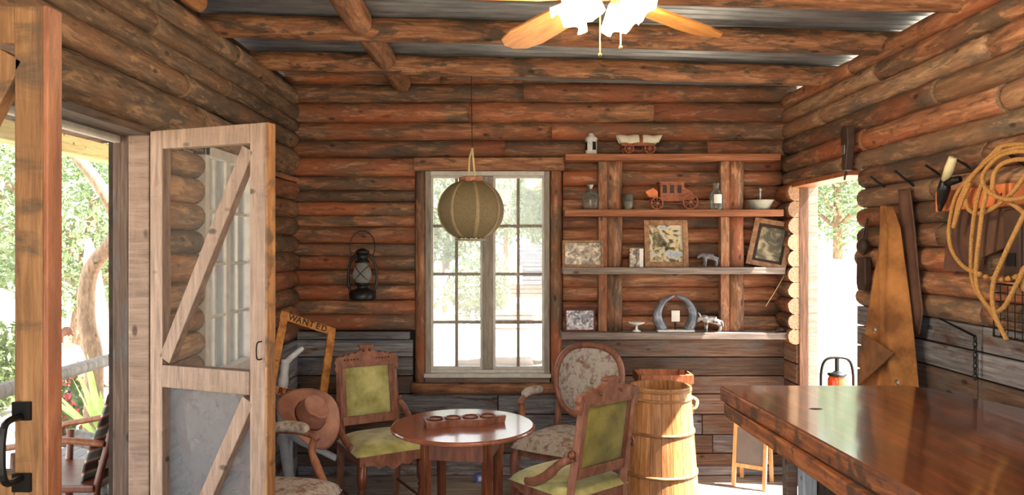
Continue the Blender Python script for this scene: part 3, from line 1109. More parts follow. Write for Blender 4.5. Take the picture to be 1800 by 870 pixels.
for s in (-1, 1):
    MB().tube(spline([(0, 0, .3), (s * .12, 0, .34), (s * .14, 0, .5)], 4), .032, 7).build('arm', CACTUS, ct, smooth=True)
lp = thing('leaning_timber', 'white timber leaning in the yard outside the back window', 'timber', (-1.75, 15.0, -.16))
MB().bar((-.2, 0, 0), (.45, .1, 1.3), .1, .1).build('timber_shaft', PALEB, lp)

wf = thing('board_fence', 'white board fence outside the right doorway', 'fence', (0, 9.4, -.18))
for k in range(3):
    MB().box((2.9, 0, .02 + k * .54), (7.6, .05, .55 + k * .54)).build('board', PALEB, wf, bevel=.006)
for xx in (3.0, 4.5, 6.0, 7.5):
    MB().box((xx - .05, .05, 0), (xx + .05, .14, 1.62)).build('post', PALEB, wf)

# ------------------------------------------------------------------ windows
w1 = struct('window_1', 'tall two-leaf casement window in the back wall')


def wbx(x0, x1, y0, y1, Y0, Y1, name, mat, parent, bevel=.003):
    return MB().box((pX(x0), Y0, pz(y1)), (pX(x1), Y1, pz(y0))).build(name, mat, parent, bevel=bevel)


log(w1, (pX(740), YB + .03, pz(672)), (pX(740), YB + .03, pz(296)), .044, LOG, 'side_post')
log(w1, (pX(978), YB + .03, pz(672)), (pX(978), YB + .03, pz(296)), .044, LOG, 'side_post')
plank(w1, (pX(728), YB + .02, pz(289)), (pX(992), YB + .02, pz(289)), .092, .09, (0, 0, 1), BEAM, 'head_board')
log(w1, (pX(724), YB + .0, pz(682)), (pX(986), YB + .0, pz(682)), .045, BEAM, 'sill_log')
wbx(748, 757, 301, 656, 5.19, 5.30, 'frame', WINGREY, w1)
wbx(957, 966, 301, 656, 5.19, 5.30, 'frame', WINGREY, w1)
wbx(757, 957, 301, 309, 5.19, 5.30, 'frame', WHITEW, w1)
wbx(746, 968, 655.5, 662, 5.15, 5.32, 'sill', WHITEW, w1)
wbx(748, 966, 662, 671, 5.165, 5.32, 'sill_board', PLANKB, w1)
wbx(757, 957, 650, 655.5, 5.20, 5.28, 'frame', WHITEW, w1)
wbx(848, 858, 309.5, 649.5, 5.205, 5.27, 'meeting_stile', WINGREY, w1)
wbx(857, 867, 309.5, 649.5, 5.215, 5.28, 'meeting_stile', WINGREY, w1)
for x0, xm, x1 in ((757, 802, 848), (867, 911, 957)):
    xs_, ys_ = [x0, xm, x1], [309, 397, 482, 567, 650]
    cs = MB()
    for a_, b_, c_, d_ in ((x0, x0 + 4, 309, 650), (x1 - 4, x1, 309, 650), (x0 + 4, x1 - 4, 309, 313), (x0 + 4, x1 - 4, 645, 650)):
        cs.box((pX(a_), 5.218, pz(d_)), (pX(b_), 5.258, pz(c_)))
    cs = cs.build('casement', WHITEW, w1)
    wbx(xm - 2.6, xm + 2.6, 309, 650, 5.225, 5.25, 'muntin', WINGREY, cs, .001)
    for yy in ys_[1:-1]:
        wbx(x0, x1, yy - 2.6, yy + 2.6, 5.224, 5.251, 'muntin', WINGREY, cs, .001)
    for i in range(2):
        for j in range(4):
            wbx(xs_[i], xs_[i + 1], ys_[j], ys_[j + 1], 5.236, 5.239, 'pane', PANE, cs, 0)

w2 = struct('window_2', 'white casement window in the left wall behind the screen door')


def lbx(y0, y1, z0, z1, x0, x1, name, mat, bevel=.003):
    return MB().box((x0, y0, z0), (x1, y1, z1)).build(name, mat, w2, bevel=bevel)


lbx(LW0, LW0 + .05, LWZ0, LWZ1, -1.555, -1.49, 'frame', WHITEW)
lbx(LW1 - .05, LW1, LWZ0, LWZ1, -1.555, -1.49, 'frame', WHITEW)
lbx(LW0, LW1, LWZ1 - .05, LWZ1, -1.555, -1.49, 'frame', WHITEW)
lbx(LW0 - .02, LW1 + .02, LWZ0 - .02, LWZ0 + .04, -1.60, -1.46, 'sill', WHITEW)
ym = (LW0 + LW1) / 2
lbx(ym - .03, ym + .03, LWZ0, LWZ1, -1.535, -1.505, 'meeting_stile', WHITEW)
for a, b in ((LW0 + .05, ym - .03), (ym + .03, LW1 - .05)):
    m_ = (a + b) / 2
    lbx(m_ - .008, m_ + .008, LWZ0, LWZ1, -1.53, -1.512, 'muntin', WHITEW, .001)
    hh = (LWZ1 - LWZ0 - .09) / 4
    for j in range(1, 4):
        z = LWZ0 + .04 + j * hh
        lbx(a, b, z - .008, z + .008, -1.531, -1.511, 'muntin', WHITEW, .001)
    for j in range(4):
        for c, d in ((a, m_), (m_, b)):
            lbx(c, d, LWZ0 + .04 + j * hh, LWZ0 + .04 + (j + 1) * hh, -1.522, -1.519, 'pane', PANE2, 0)


# ------------------------------------------------------------------ screen doors
def screen_door(name, label, hinge, ang, wd, H, t, mz0, mz1, st0, st1, lowmat, mat, edge, big):
    d = thing(name, label, None, hinge, ang, kind='structure')

    def b(x0, x1, z0, z1, nm, m=None, y0=0, y1=None, bev=.003):
        return MB().box((x0, y0, z0), (x1, t if y1 is None else y1, z1)).build(nm, m or mat, d, bevel=bev)
    b(0, st0, .03, H, 'stile')
    b(wd - st1, wd - .012, .03, H, 'stile')
    b(wd - .012, wd, .03, H, 'edge_strip', edge, -.002, t + .002)
    b(st0, wd - st1, H - .075, H, 'rail')
    b(st0, wd - st1, mz0, mz1, 'rail', None, -.003)
    b(st0, wd - st1, .03, .19, 'rail')
    for (z0, z1) in ((mz1, H - .075), (.19, mz0)):
        pa, pb = Vector((st0 + .01, t * .4, z0 + .02)), Vector((wd - st1 - .01, t * .4, z1 - .02))
        MB().bar(pa, pb, t * .8, .06, (0, 0, 1)).build('brace', mat, d, bevel=.003)
    b(st0, wd - st1, mz1, H - .075, 'screen_panel', SCREEN, t * .82, t * .86, 0)
    b(st0, wd - st1, .19, mz0, 'screen_panel', lowmat, t * .82, t * .86, 0)
    k = 1.0 if big else .55
    zc = 1.21
    hx = wd - st1 * (.75 if big else .3)
    h = MB().tube(spline([(hx, -.004, zc - .06 * k), (hx, -.05 * k, zc - .055 * k), (hx, -.06 * k, zc), (hx, -.05 * k, zc + .055 * k), (hx, -.004, zc + .06 * k)], 5), (.007 if big else .0028), 7)
    for s in ((-1, 1) if big else ()):
        h.box((hx - .018 * k, -.006, zc + s * .07 * k - .018), (hx + .018 * k, 0, zc + s * .07 * k + .018))
    h.build('handle', IRON, d)
    return d


hx, hy, fx, fy = -1.478, 3.02, -.925, 2.80
screen_door('door_1', 'open screen door leaf with diagonal braces beside the back armchair', (hx, hy, 0), math.atan2(fy - hy, fx - hx), math.hypot(fx - hx, fy - hy),
            2.075, .044, 1.035, 1.125, .066, .085, SCREENL, DOORW, DOORO, False)
screen_door('door_2', 'nearest screen door leaf at the left edge with a black pull', (-1.48, 1.45, 0), 0, .572,
            2.075, .042, 1.05, 1.155, .06, .068, SCREENL, DOORO, REDW, True)

# ------------------------------------------------------------------ shelves
SY = 4.98
for k, (y0, y1, x0, x1, m, lab) in enumerate([
        (270, 281, 994, 1373, SHELFW, 'highest wall shelf, holding a toy covered wagon'),
        (368, 380, 993, 1378, SHELFW, 'second wall shelf from the top, holding the toy stagecoach'),
        (470, 482, 990, 1381, SHELFG, 'third wall shelf from the top, holding picture frames'),
        (585, 597, 988, 1396, SHELFG, 'lowest wall shelf, holding the horn arch')]):
    a, b = W(x0, y0, SY), W(x1, y1, SY)
    s = thing('wall_shelf', lab, 'shelf', (a.x, SY, b.z), 0, 'plank shelves on the back wall')
    o = MB().box((0, 0, 0), (b.x - a.x, .212, a.z - b.z)).build('board', m, s, bevel=.004)
SZ = [W(0, y, SY).z for y in (270, 368, 470, 585)]
SB = [W(0, y, SY).z for y in (281, 380, 482, 597)]
for side, x, labs in ((0, 1073, 'left'), (1, 1288, 'right')):
    for k in range(3):
        X = W(x, 0, 5.05).x
        s = thing('shelf_post', f'split log post between shelves, {labs} side, {["upper", "middle", "lower"][k]} one', 'post', (X, 5.08, SZ[k + 1] + .001), 0, 'log posts holding the shelves')
        h = SB[k] - SZ[k + 1] - .002
        log(s, (.025, .02, 0), (.025, .02, h), .062, LOG if k < 2 else BEAM, 'half_log')
        plank(s, (-.052, .0, 0), (-.052, .0, h), .06, .06, (1, 0, 0), LOG, 'batten')


def on_shelf(k, x, dy=0.0):
    Y = 5.05 + dy
    return Vector(((x - CX) * Y / F, Y, SZ[k] + .001))


U = 5.05 / F   # metres per photo pixel on the shelves
# white tin canister
t = thing('tin_canister', 'small white lidded tin canister on the highest shelf', 'canister', on_shelf(0, 1039.5))
MB().lathe([(0, 0), (.040, 0), (.040, .10), (.0, .10)], 8).build('body', TINWHITE, t)
MB().lathe([(.042, .10), (.042, .112), (.022, .128), (.018, .145), (0, .148)], 12).build('lid', TINWHITE, t, smooth=True)
for k in range(4):
    a = k * math.pi / 2 + .4
    MB().box((-.012, -.0415, .03), (.012, -.038, .085), Matrix.Rotation(a, 4, 'Z')).build('panel', TIN, t)


def wheel(parent, c, r, mat, n=8, w=.008):
    mb = MB()
    c = Vector(c)
    mb.tube([c + Vector((r * math.cos(a), 0, r * math.sin(a))) for a in [2 * math.pi * i / 18 for i in range(18)]], w * .6, 6, closed=True)
    for i in range(n):
        a = 2 * math.pi * i / n
        mb.tube([c, c + Vector((r * math.cos(a), 0, r * math.sin(a)))], w * .35, 5)
    mb.ball(c, w * 1.3, 8, 6)
    return mb.build('wheel', mat, parent)


# covered wagon
t = thing('toy_covered_wagon', 'toy covered wagon with cream canvas on the highest shelf', 'toy wagon', on_shelf(0, 1122))
MB().prism([(-.115, .055), (.09, .055), (.105, .075), (-.13, .075)], lambda a, b: Vector((a, -.04, b)), lambda a, b: Vector((a, .04, b))).build('bed', TOY, t)
for xa, xb in ((-.155, .0), (.03, .165)):
    mb = MB()

    def can(u, v, xa=xa, xb=xb):
        a = math.pi * v
        lean = (1 - math.cos(0)) + 0
        x = xa * .78 + (xb * .78 - xa * .78) * u
        zt = .075 + .06 * math.sin(a) + .0
        ex = (x / .13) * .035 * math.sin(a)
        return Vector((x + ex, -.046 * math.cos(a), zt + .004 * math.sin(u * 9)))
    mb.grid(can, 6, 12).build('canvas', CANVAS, t, smooth=True)
MB().grid(lambda u, v: Vector((.0 + .026 * u, -.040 * math.cos(math.pi * v), .075 + .05 * math.sin(math.pi * v))), 3, 10).build('inner_hoop', TOY, t, smooth=True)
for xx in (-.07, .07):
    for yy in (-.052, .052):
        wheel(t, (xx, yy, .036), .034 if xx > 0 else .030, TOY)
MB().tube([(.09, 0, .04), (.20, -.01, .03)], .004, 6).build('tongue', TOY, t)

# second shelf
t = thing('glass_jar', 'clear glass jar with a knob lid on the second shelf', 'jar', on_shelf(1, 1038))
MB().lathe([(0, 0), (.052, 0), (.058, .02), (.058, .09), (.046, .115), (.036, .118)], 14).build('body', JAR, t, smooth=True)
MB().lathe([(.038, .118), (.036, .128), (.014, .132), (.013, .15), (.022, .165), (.02, .178), (0, .182)], 14).build('lid', STEEL, t, smooth=True)
t = thing('amber_glass', 'small drinking glass with amber drink on the second shelf', 'glass', on_shelf(1, 1104, -.03))
MB().lathe([(0, 0), (.034, 0), (.039, .105), (.036, .105), (.031, .004)], 16).build('cup', JAR, t, smooth=True)
MB().lathe([(0, .005), (.029, .005), (.031, .05), (0, .05)], 16).build('drink', AMBERG, t, smooth=True)

t = thing('toy_stagecoach', 'toy wooden stagecoach on the second shelf', 'toy coach', on_shelf(1, 1180))
sg = MB().prism([(-.085, .075), (-.075, .055), (.07, .055), (.085, .075), (.075, .18), (-.085, .18)], lambda a, b: Vector((a, -.05, b)), lambda a, b: Vector((a, .05, b)))
sgb = sg.build('body', TOY, t)
for xx in (-.055, -.005, .045):
    MB().box((xx - .013, -.053, .11), (xx + .013, -.049, .165)).build('window', DARKW, sgb)
MB().box((-.095, -.055, .18), (.085, .055, .188)).build('roof', TOY, t)
MB().prism([(.075, .06), (.15, .07), (.13, .12), (.08, .15)], lambda a, b: Vector((a, -.04, b)), lambda a, b: Vector((a, .04, b))).build('boot', TOY, t)
MB().prism([(-.16, .085), (-.10, .075), (-.10, .12), (-.13, .145), (-.185, .12)], lambda a, b: Vector((a, -.045, b)), lambda a, b: Vector((a, .045, b))).build('driver_seat', ORANGE, t)
for yy in (-.062, .062):
    wheel(t, (.115, yy, .052), .049, TOY)
    wheel(t, (-.11, yy, .042), .039, TOY)
MB().tube([(-.12, 0, .045), (.13, 0, .045)], .006, 6).build('axle_beam', TOY, t)
MB().tube([(.15, -.02, .05), (.22, -.02, .03)], .004, 6).build('tongue', TOY, t)

t = thing('glass_bottle', 'clear glass bottle with a paper label on the second shelf', 'bottle', on_shelf(1, 1259, -.035))
MB().lathe([(0, 0), (.043, 0), (.045, .01), (.045, .105), (.02, .13), (.018, .165), (.022, .168), (.022, .178), (0, .178)], 16).build('body', JAR, t, smooth=True)
MB().lathe([(.0462, .04), (.0462, .1)], 12, None, R(235), R(305)).build('paper_label', CARD, t, smooth=True)
t = thing('mortar_bowl', 'grey stone mortar bowl on the second shelf', 'bowl', on_shelf(1, 1336))
MB().lathe([(0, 0), (.05, 0), (.06, .01), (.088, .06), (.094, .064), (.086, .066), (.05, .02), (0, .015)], 24).build('bowl', STONE, t, smooth=True)
t = thing('pestle', 'dark pestle standing in the stone mortar bowl', 'pestle', on_shelf(1, 1336) + Vector((0, 0, .016)))
MB().lathe([(0, 0), (.016, .004), (.015, .03), (.008, .06), (.007, .11), (.014, .12), (.012, .135), (0, .138)], 12).build('shaft', STEEL, t, smooth=True)


def picture(label, loc, w, h, bw, fm, pm, lean=.12, rz=0.0, roll=0.0, depth=.018, mat_w=0.0, name='picture_frame'):
    t = thing(name, label, 'picture', loc)
    t.rotation_euler = (-lean, roll, rz)

    def b(x0, x1, z0, z1, nm, m, y0, y1, bev=.003):
        return MB().box((x0, y0, z0), (x1, y1, z1)).build(nm, m, t, bevel=bev)
    b(-w / 2, -w / 2 + bw, 0, h, 'frame_side', fm, 0, depth)
    b(w / 2 - bw, w / 2, 0, h, 'frame_side', fm, 0, depth)
    b(-w / 2 + bw, w / 2 - bw, 0, bw, 'frame_side', fm, 0, depth)
    b(-w / 2 + bw, w / 2 - bw, h - bw, h, 'frame_side', fm, 0, depth)
    if mat_w:
        b(-w / 2 + bw, w / 2 - bw, bw, h - bw, 'mat_board', DARKW, depth * .62, depth * .8, 0)
    b(-w / 2 + bw + mat_w, w / 2 - bw - mat_w, bw + mat_w, h - bw - mat_w, 'print', pm, depth * .55, depth * .78, 0)
    return t


picture('wide brown frame with sepia photograph on the third shelf', on_shelf(2, 1025, -.055), .278, .185, .018, FRAMEB, PH_SEPIA, .1)
picture('upright brown frame with landscape print on the third shelf', on_shelf(2, 1173, .0), .305, .325, .036, FRAMEB, PH_LAND, .12, R(4))
picture('tilted double frame with dark portrait at the right shelf end', on_shelf(2, 1345, -.015), .262, .33, .034, FRAMEB, PH_DARK, .16, R(-22), R(11), .03, .02)
picture('small red-brown frame with grey photograph on the lowest shelf', on_shelf(3, 1020, .0), .21, .155, .012, FRAMER, PH_GREY, .1)
t = thing('paper_box', 'small upright printed card box on the third shelf', 'box', on_shelf(2, 1118))
MB().box((-.047, -.02, 0), (.02, .02, .13)).build('front', PH_SEPIA, t, bevel=.002)
MB().box((.0201, -.02, 0), (.047, .02, .126)).build('side', CARD, t, bevel=.002)


def figurine(label, loc, s, mat, rz, horns):
    t = thing('animal_figurine', label, 'figurine', loc, rz)
    v = [(0, 0, .62), (.32, 0, .66), (-.34, 0, .60), (.48, 0, .74), (.62, 0, .66), (.74, 0, .52),
         (.28, .11, .45), (.29, .12, .22), (.28, .12, .02), (.28, -.11, .45), (.31, -.12, .22), (.33, -.12, .02),
         (-.34, .1, .42), (-.40, .11, .24), (-.36, .11, .02), (-.34, -.1, .42), (-.38, -.11, .24), (-.33, -.11, .02), (-.5, 0, .55), (-.54, 0, .3)]
    e = [(0, 1), (0, 2), (1, 3), (3, 4), (4, 5), (1, 6), (6, 7), (7, 8), (1, 9), (9, 10), (10, 11), (2, 12), (12, 13), (13, 14), (2, 15), (15, 16), (16, 17), (2, 18), (18, 19)]
    r = [.19, .22, .17, .17, .11, .07, .10, .055, .045, .10, .055, .045, .10, .055, .045, .10, .055, .045, .03, .02]
    skin('body', [tuple(k * s for k in p) for p in v], e, [k * s for k in r], mat, t, 1)
    if horns:
        h = MB()
        for sd in (-1, 1):
            h.tube(spline([Vector((.58, sd * .08, .78)) * s, Vector((.6, sd * .24, .84)) * s, Vector((.66, sd * .34, .98)) * s], 3), [.035 * s, .03 * s, .03 * s, .025 * s, .02 * s, .015 * s, .006 * s], 6)
        h.build('horns', BONE, t, smooth=True)
    return t


figurine('grey buffalo figurine on the third shelf beside the log post', on_shelf(2, 1248, -.03), .115, POT, R(180), False)
figurine('black and white longhorn figurine on the lowest shelf', on_shelf(3, 1252, -.04), .135, COW, R(172), True)
t = thing('pedestal_dish', 'small pale pedestal dish on the lowest shelf', 'dish', on_shelf(3, 1119))
MB().lathe([(0, 0), (.03, 0), (.028, .006), (.008, .014), (.008, .04), (.05, .055), (.058, .066), (.052, .066), (.01, .05), (0, .05)], 18).build('dish', CARD, t, smooth=True)
t = thing('stone_fragment', 'dark little stone at the right end of the lowest shelf', 'stone', on_shelf(3, 1375, -.03))
MB().ball((0, 0, .016), (.03, .018, .016), 8, 6).ball((-.028, .004, .010), (.018, .014, .011), 8, 6).build('rock', LEATHD, t)

t = thing('horn_arch', 'arch of two polished horns on a pale base on the lowest shelf', 'horns', on_shelf(3, 1187))
for s in (-1, 1):
    pts = spline([(s * .085, 0, .012), (s * .118, 0, .08), (s * .115, 0, .15), (s * .07, 0, .215), (s * .008, 0, .245)], 5)
    MB().tube(pts, [.034 * (1 - i / (len(pts) - 1)) ** .6 + .004 for i in range(len(pts))], 10).build('horn', HORN, t, smooth=True)
MB().box((-.125, -.04, 0), (.125, .04, .014)).build('base', CARD, t, bevel=.004)
t = thing('propped_card', 'small white card propped inside the horn arch', 'card', on_shelf(3, 1187) + Vector((0, -.012, .014)))
MB().box((-.028, 0, .055), (.028, .004, .13)).build('card_face', CARD, t)
MB().tube([(0, .006, 0), (0, .006, .07)], .006, 6).build('stem', IRON, t)
t = thing('string', 'thin string dangling under the third shelf end by the door', 'string', W(1379, 483, SY + .05))
p0 = W(1379, 482, SY + .05)
MB().tube([(0, 0, 0), W(1362, 512, SY + .08) - p0, W(1346, 537, SY + .10) - p0], .003, 5).build('cord_line', CORD, t)


# ------------------------------------------------------------------ hurricane lantern on back wall
def lantern(label, loc, s, body, globe, name='hurricane_lantern', bail=True):
    t = thing(name, label, 'lantern', loc)
    S = lambda prof: [(a * s, b * s) for a, b in prof]
    MB().lathe(S([(0, 0), (.085, 0), (.09, .01), (.09, .05), (.06, .07), (.035, .08), (.035, .10), (.05, .105), (.05, .115), (0, .115)]), 20).build('tank', body, t, smooth=True)
    glb = MB().lathe(S([(.04, .115), (.062, .15), (.064, .18), (.05, .225), (.036, .25)]), 20).build('globe', globe, t, smooth=True)
    MB().lathe(S([(.05, .25), (.05, .262), (.035, .27), (.035, .31), (.046, .315), (.046, .33), (.02, .345), (0, .35)]), 20).build('chimney_cap', body, t, smooth=True)
    for sd in (-1, 1):
        MB().tube(spline([(sd * .08 * s, 0, .05 * s), (sd * .095 * s, 0, .12 * s), (sd * .09 * s, 0, .22 * s), (sd * .06 * s, 0, .29 * s), (sd * .034 * s, 0, .30 * s)], 4), .009 * s, 7).build('side_tube', body, t, smooth=True)
    g = MB()
    for a in (R(45), R(-45)):
        g.tube([Vector((math.cos(q_) * .066 * s * math.cos(a) * 1.0, -.066 * s * abs(math.cos(q_)) * 0 - .066 * s * math.sin(q_) * 1, (.18 + .05 * math.cos(q_) * (1 if a > 0 else -1)) * s)) for q_ in [math.pi * i / 8 for i in range(9)]], .003 * s, 5)
    tag(g.build('wire_guard', body, glb), None, kind='stuff')
    if bail:
        MB().tube([Vector((.085 * s * math.cos(a), 0, .36 * s + .105 * s * math.sin(a) * 1.0)) for a in [math.pi * (-.25 + 1.5 * i / 20) for i in range(21)]], .0035 * s, 5).build('bail', IRON, t)
    return t


p = W(637, 527, 5.09)
lantern('black hurricane lantern hanging on the log wall left of the window', p, 1.02, TIN, GLOBE)
t = thing('wall_nail', 'iron nail holding the hurricane lantern', 'nail', W(637, 416, 5.09))
MB().tube([(0, -.015, .004), (0, .12, -.0)], .004, 6).build('shank', IRON, t)

# ------------------------------------------------------------------ pendant lamp
pc = W(828, 369, 4.57)
RL = .205
t = thing('pendant_lamp', 'round burlap pendant lamp hanging before the window', 'lamp', (pc.x, pc.y, pc.z))
for k in range(8):
    a0, a1 = 2 * math.pi * k / 8 + .25, 2 * math.pi * (k + 1) / 8 + .25

    def seg(u, v, a0=a0, a1=a1):
        a = a0 + (a1 - a0) * u
        b = R(-64) + R(128) * v
        puff = 1 - .035 * math.sin(math.pi * u)
        return Vector((RL * puff * math.cos(b) * math.cos(a), RL * puff * math.cos(b) * math.sin(a), .93 * RL * math.sin(b)))
    MB().grid(seg, 6, 14).build('fabric_panel', BURLAP, t, smooth=True)

    def band(u, v, a0=a0):
        b = R(-66) + R(132) * v
        off = (u - .5) * .022
        c = Vector((RL * 1.012 * math.cos(b) * math.cos(a0), RL * 1.012 * math.cos(b) * math.sin(a0), .945 * RL * math.sin(b)))
        return c + Vector((-math.sin(a0), math.cos(a0), 0)) * off
    o = MB().grid(band, 2, 16).build('rib', BURLAPR, t, smooth=True)
    o.modifiers.new('thickness', 'SOLIDIFY').thickness = .004
MB().lathe([(.055, .165), (.075, .17), (.075, .2), (.05, .205), (.05, .175)], 16).build('top_ring', REDW, t)
MB().lathe([(.085, -.19), (.09, -.188), (.09, -.178), (.08, -.178)], 16).build('bottom_ring', BURLAPR, t)
zt = roofz(pc.x) - .11 - pc.z
for xx in (-.012, .026):
    MB().tube([(xx, -.04, .2), (xx * .6, -.04, .31), (0.008, -.01, .38)], .006, 6).build('strap', CORD, t)
MB().tube([(0.008, -.01, .37), (0, 0, zt)], .0025, 5).build('cord', IRON, t)

# ------------------------------------------------------------------ ceiling fan
FX, FY, FZ = .30, 2.45, 2.44
t = thing('ceiling_fan', 'ceiling fan with wooden blades and lit flower shades', 'ceiling fan', (FX, FY, FZ))
MB().lathe([(0, .13), (.05, .13), (.09, .10), (.10, .06), (.09, .02), (.05, 0), (.04, -.01), (0, -.01)], 24).build('motor', BRASS, t, smooth=True)
MB().tube([(0, 0, .09), (0, 0, roofz(FX) - FZ - .10)], .013, 10).build('rod', BRASS, t)
MB().lathe([(.015, .14), (.05, .19), (.055, .215)], 16).build('canopy', BRASS, t, smooth=True)
for k in range(5):
    a = R(44 + 72 * k)
    Mx = Matrix.Rotation(a, 4, 'Z') @ Matrix.Rotation(R(10), 4, 'X')
    ol = [(.14, -.045), (.2, -.06), (.55, -.075), (.66, -.06), (.71, -.02), (.71, .02), (.66, .06), (.55, .075), (.2, .06), (.14, .045)]
    bl = MB().prism(ol, lambda u, v: Vector((u, v, -.004)), lambda u, v: Vector((u, v, .004))).build('blade', BLADE, t)
    bl.matrix_local = Mx
    MB().box((.07, -.02, -.012), (.2, .02, -.005)).build('blade_arm', BRASS, bl)
for k in range(4):
    a = R(55 + 90 * k)
    dr = Vector((math.cos(a), math.sin(a), 0))
    ar = MB().tube(spline([(0, 0, .01), dr * .06 + Vector((0, 0, .01)), dr * .085 + Vector((0, 0, -.01))], 4), .008, 7)
    arm = ar.build('lamp_arm', BRASS, t, smooth=True)

    def petal(u, v):
        ph = 2 * math.pi * u
        r = .018 + .05 * v ** .8 * (1 + .16 * v * math.cos(6 * ph))
        return Vector((r * math.cos(ph), r * math.sin(ph), -.085 * v + .012 * v * v * math.cos(6 * ph)))
    sh_ = MB().grid(petal, 36, 8).build('glass_shade', SHADEL, arm, smooth=True)
    sh_.matrix_local = Matrix.Translation(dr * .085 + Vector((0, 0, -.005))) @ Matrix.Rotation(R(38), 4, Vector((-dr.y, dr.x, 0)) * -1)
for (x, y1, yy) in ((1055, 93, 2.40), (1091, 80, 2.42)):
    b_ = W(x, y1, yy) - Vector((FX, FY, FZ))
    c_ = MB().tube([(b_.x, b_.y, .0), (b_.x, b_.y, b_.z)], .002, 5)
    c_.ball((b_.x, b_.y, b_.z - .006), .006, 8, 6)
    c_.build('pull_chain', BRASS, t)
for a in (-.09, .09):
    pl = bpy.data.lights.new('fan_bulb', 'POINT')
    pl.energy = 9
    pl.color = (1, .78, .5)
    pl.shadow_soft_size = .05
    po = bpy.data.objects.new('fan_bulb', pl)
    col.objects.link(po)
    po.parent = t
    po.location = (a, -.02, -.13)

# ------------------------------------------------------------------ bar counter
CZ = 1.05
t = thing('bar_counter', 'long varnished wooden bar counter by the right wall', 'bar', (0, 0, 0))
poly = [(.93, 1.0), (.905, 1.65), (.825, 2.94), (.85, 2.955), (1.57, 2.955), (1.63, 2.90), (1.755, 2.53), (1.84, 2.2), (1.85, 1.0)]
o = MB().prism(poly, lambda a, b: Vector((a, b, CZ - .058)), lambda a, b: Vector((a, b, CZ))).build('countertop', [BAR], t, bevel=.008)
fixn(o)
o.data.materials.append(BARS)
for p_ in o.data.polygons:
    if abs(p_.normal.z) < .5:
        p_.material_index = 1
MB().bar((.915, 1.0, CZ - .085), (.845, 2.90, CZ - .085), .03, .05).build('edge_board', BARS, t, bevel=.004)
MB().bar((.87, 2.90, CZ - .085), (1.58, 2.90, CZ - .085), .03, .05).build('edge_board', BARS, t, bevel=.004)
for k in range(9):
    y0 = 1.0 + k * .195
    MB().box((1.13, y0, 0), (1.16, y0 + .19, CZ - .06)).build('side_board', DARKW, t, bevel=.003)
for k in range(4):
    x0 = 1.165 + k * .11
    MB().box((x0, 2.72, 0), (x0 + .105, 2.75, CZ - .06)).build('end_board', DARKW, t, bevel=.003)
MB().bar((1.115, 2.72, CZ - .13), (1.115, 1.0, CZ - .13), .03, .11).build('apron_board', BARS, t, bevel=.003)
MB().box((1.075, 2.725, 0), (1.125, 2.785, CZ - .058)).build('corner_post', GREYW, t, bevel=.004)
MB().box((1.048, 2.82, 0), (1.09, 2.87, CZ - .058)).build('corner_post', PLANKB, t, bevel=.004)
# knot hole in the top
MB().lathe([(0, CZ + .0005), (.014, CZ + .0005)], 12, Matrix.Translation((1.035, 2.52, 0)) @ Matrix.Diagonal((1.6, .9, 1, 1))).build('knot', DARKW, t)

# ------------------------------------------------------------------ round table
TX, TY = -.235, 3.56
t = thing('round_table', 'round mahogany table in front of the back window', 'table', (TX, TY, 0), R(-9))
MB().lathe([(0, .728), (.335, .728), (.345, .733), (.347, .741), (.343, .747), (.335, .75), (0, .75)], 56).build('table_top', TABLET, t, smooth=False)
for sx, sy in ((-1, -1), (1, -1), (1, 1), (-1, 1)):
    c = Vector((sx * .145, sy * .145, 0))
    mb = MB()
    mb.tube([c * .98 + Vector((0, 0, 0)), c + Vector((0, 0, .6)), c + Vector((0, 0, .728))], [.021, .027, .027], 4)
    mb.build('leg', MAHO, t, bevel=.002)
for s in (-1, 1):
    MB().box((-.13, s * .145 - .01, .615), (.13, s * .145 + .01, .728)).build('apron', MAHO, t)
    MB().box((s * .145 - .01, -.13, .615), (s * .145 + .01, .13, .728)).build('apron', MAHO, t)
# carved tray
t = thing('carved_tray', 'long carved wooden tray with hollows lying on the round table', 'tray', (TX + .005, TY - .01, .7505), R(14))


def tw(x):
    return .052 + .016 * math.sin(x * 30) - (.03 if x > .13 else 0) * min(1, (x - .13) / .04)


o_ = []
xs_ = [-.19 + .36 * i / 30 for i in range(31)]
outl = [(x, -max(.012, tw(x))) for x in xs_] + [(.205, -.012), (.205, .012)] + [(x, max(.012, tw(x))) for x in reversed(xs_)]
fixn(MB().prism(outl, lambda a, b: Vector((a * .97, b * .85, 0)), lambda a, b: Vector((a, b, .034))).build('body', CARVED, t))
for k in range(4):
    c = -.14 + k * .085
    MB().lathe([(.034, .0352), (.04, .036), (.038, .041), (.032, .036), (.022, .026), (0, .022)], 14, Matrix.Translation((c, 0, 0))).build('hollow_rim', MAHO, t, smooth=True)


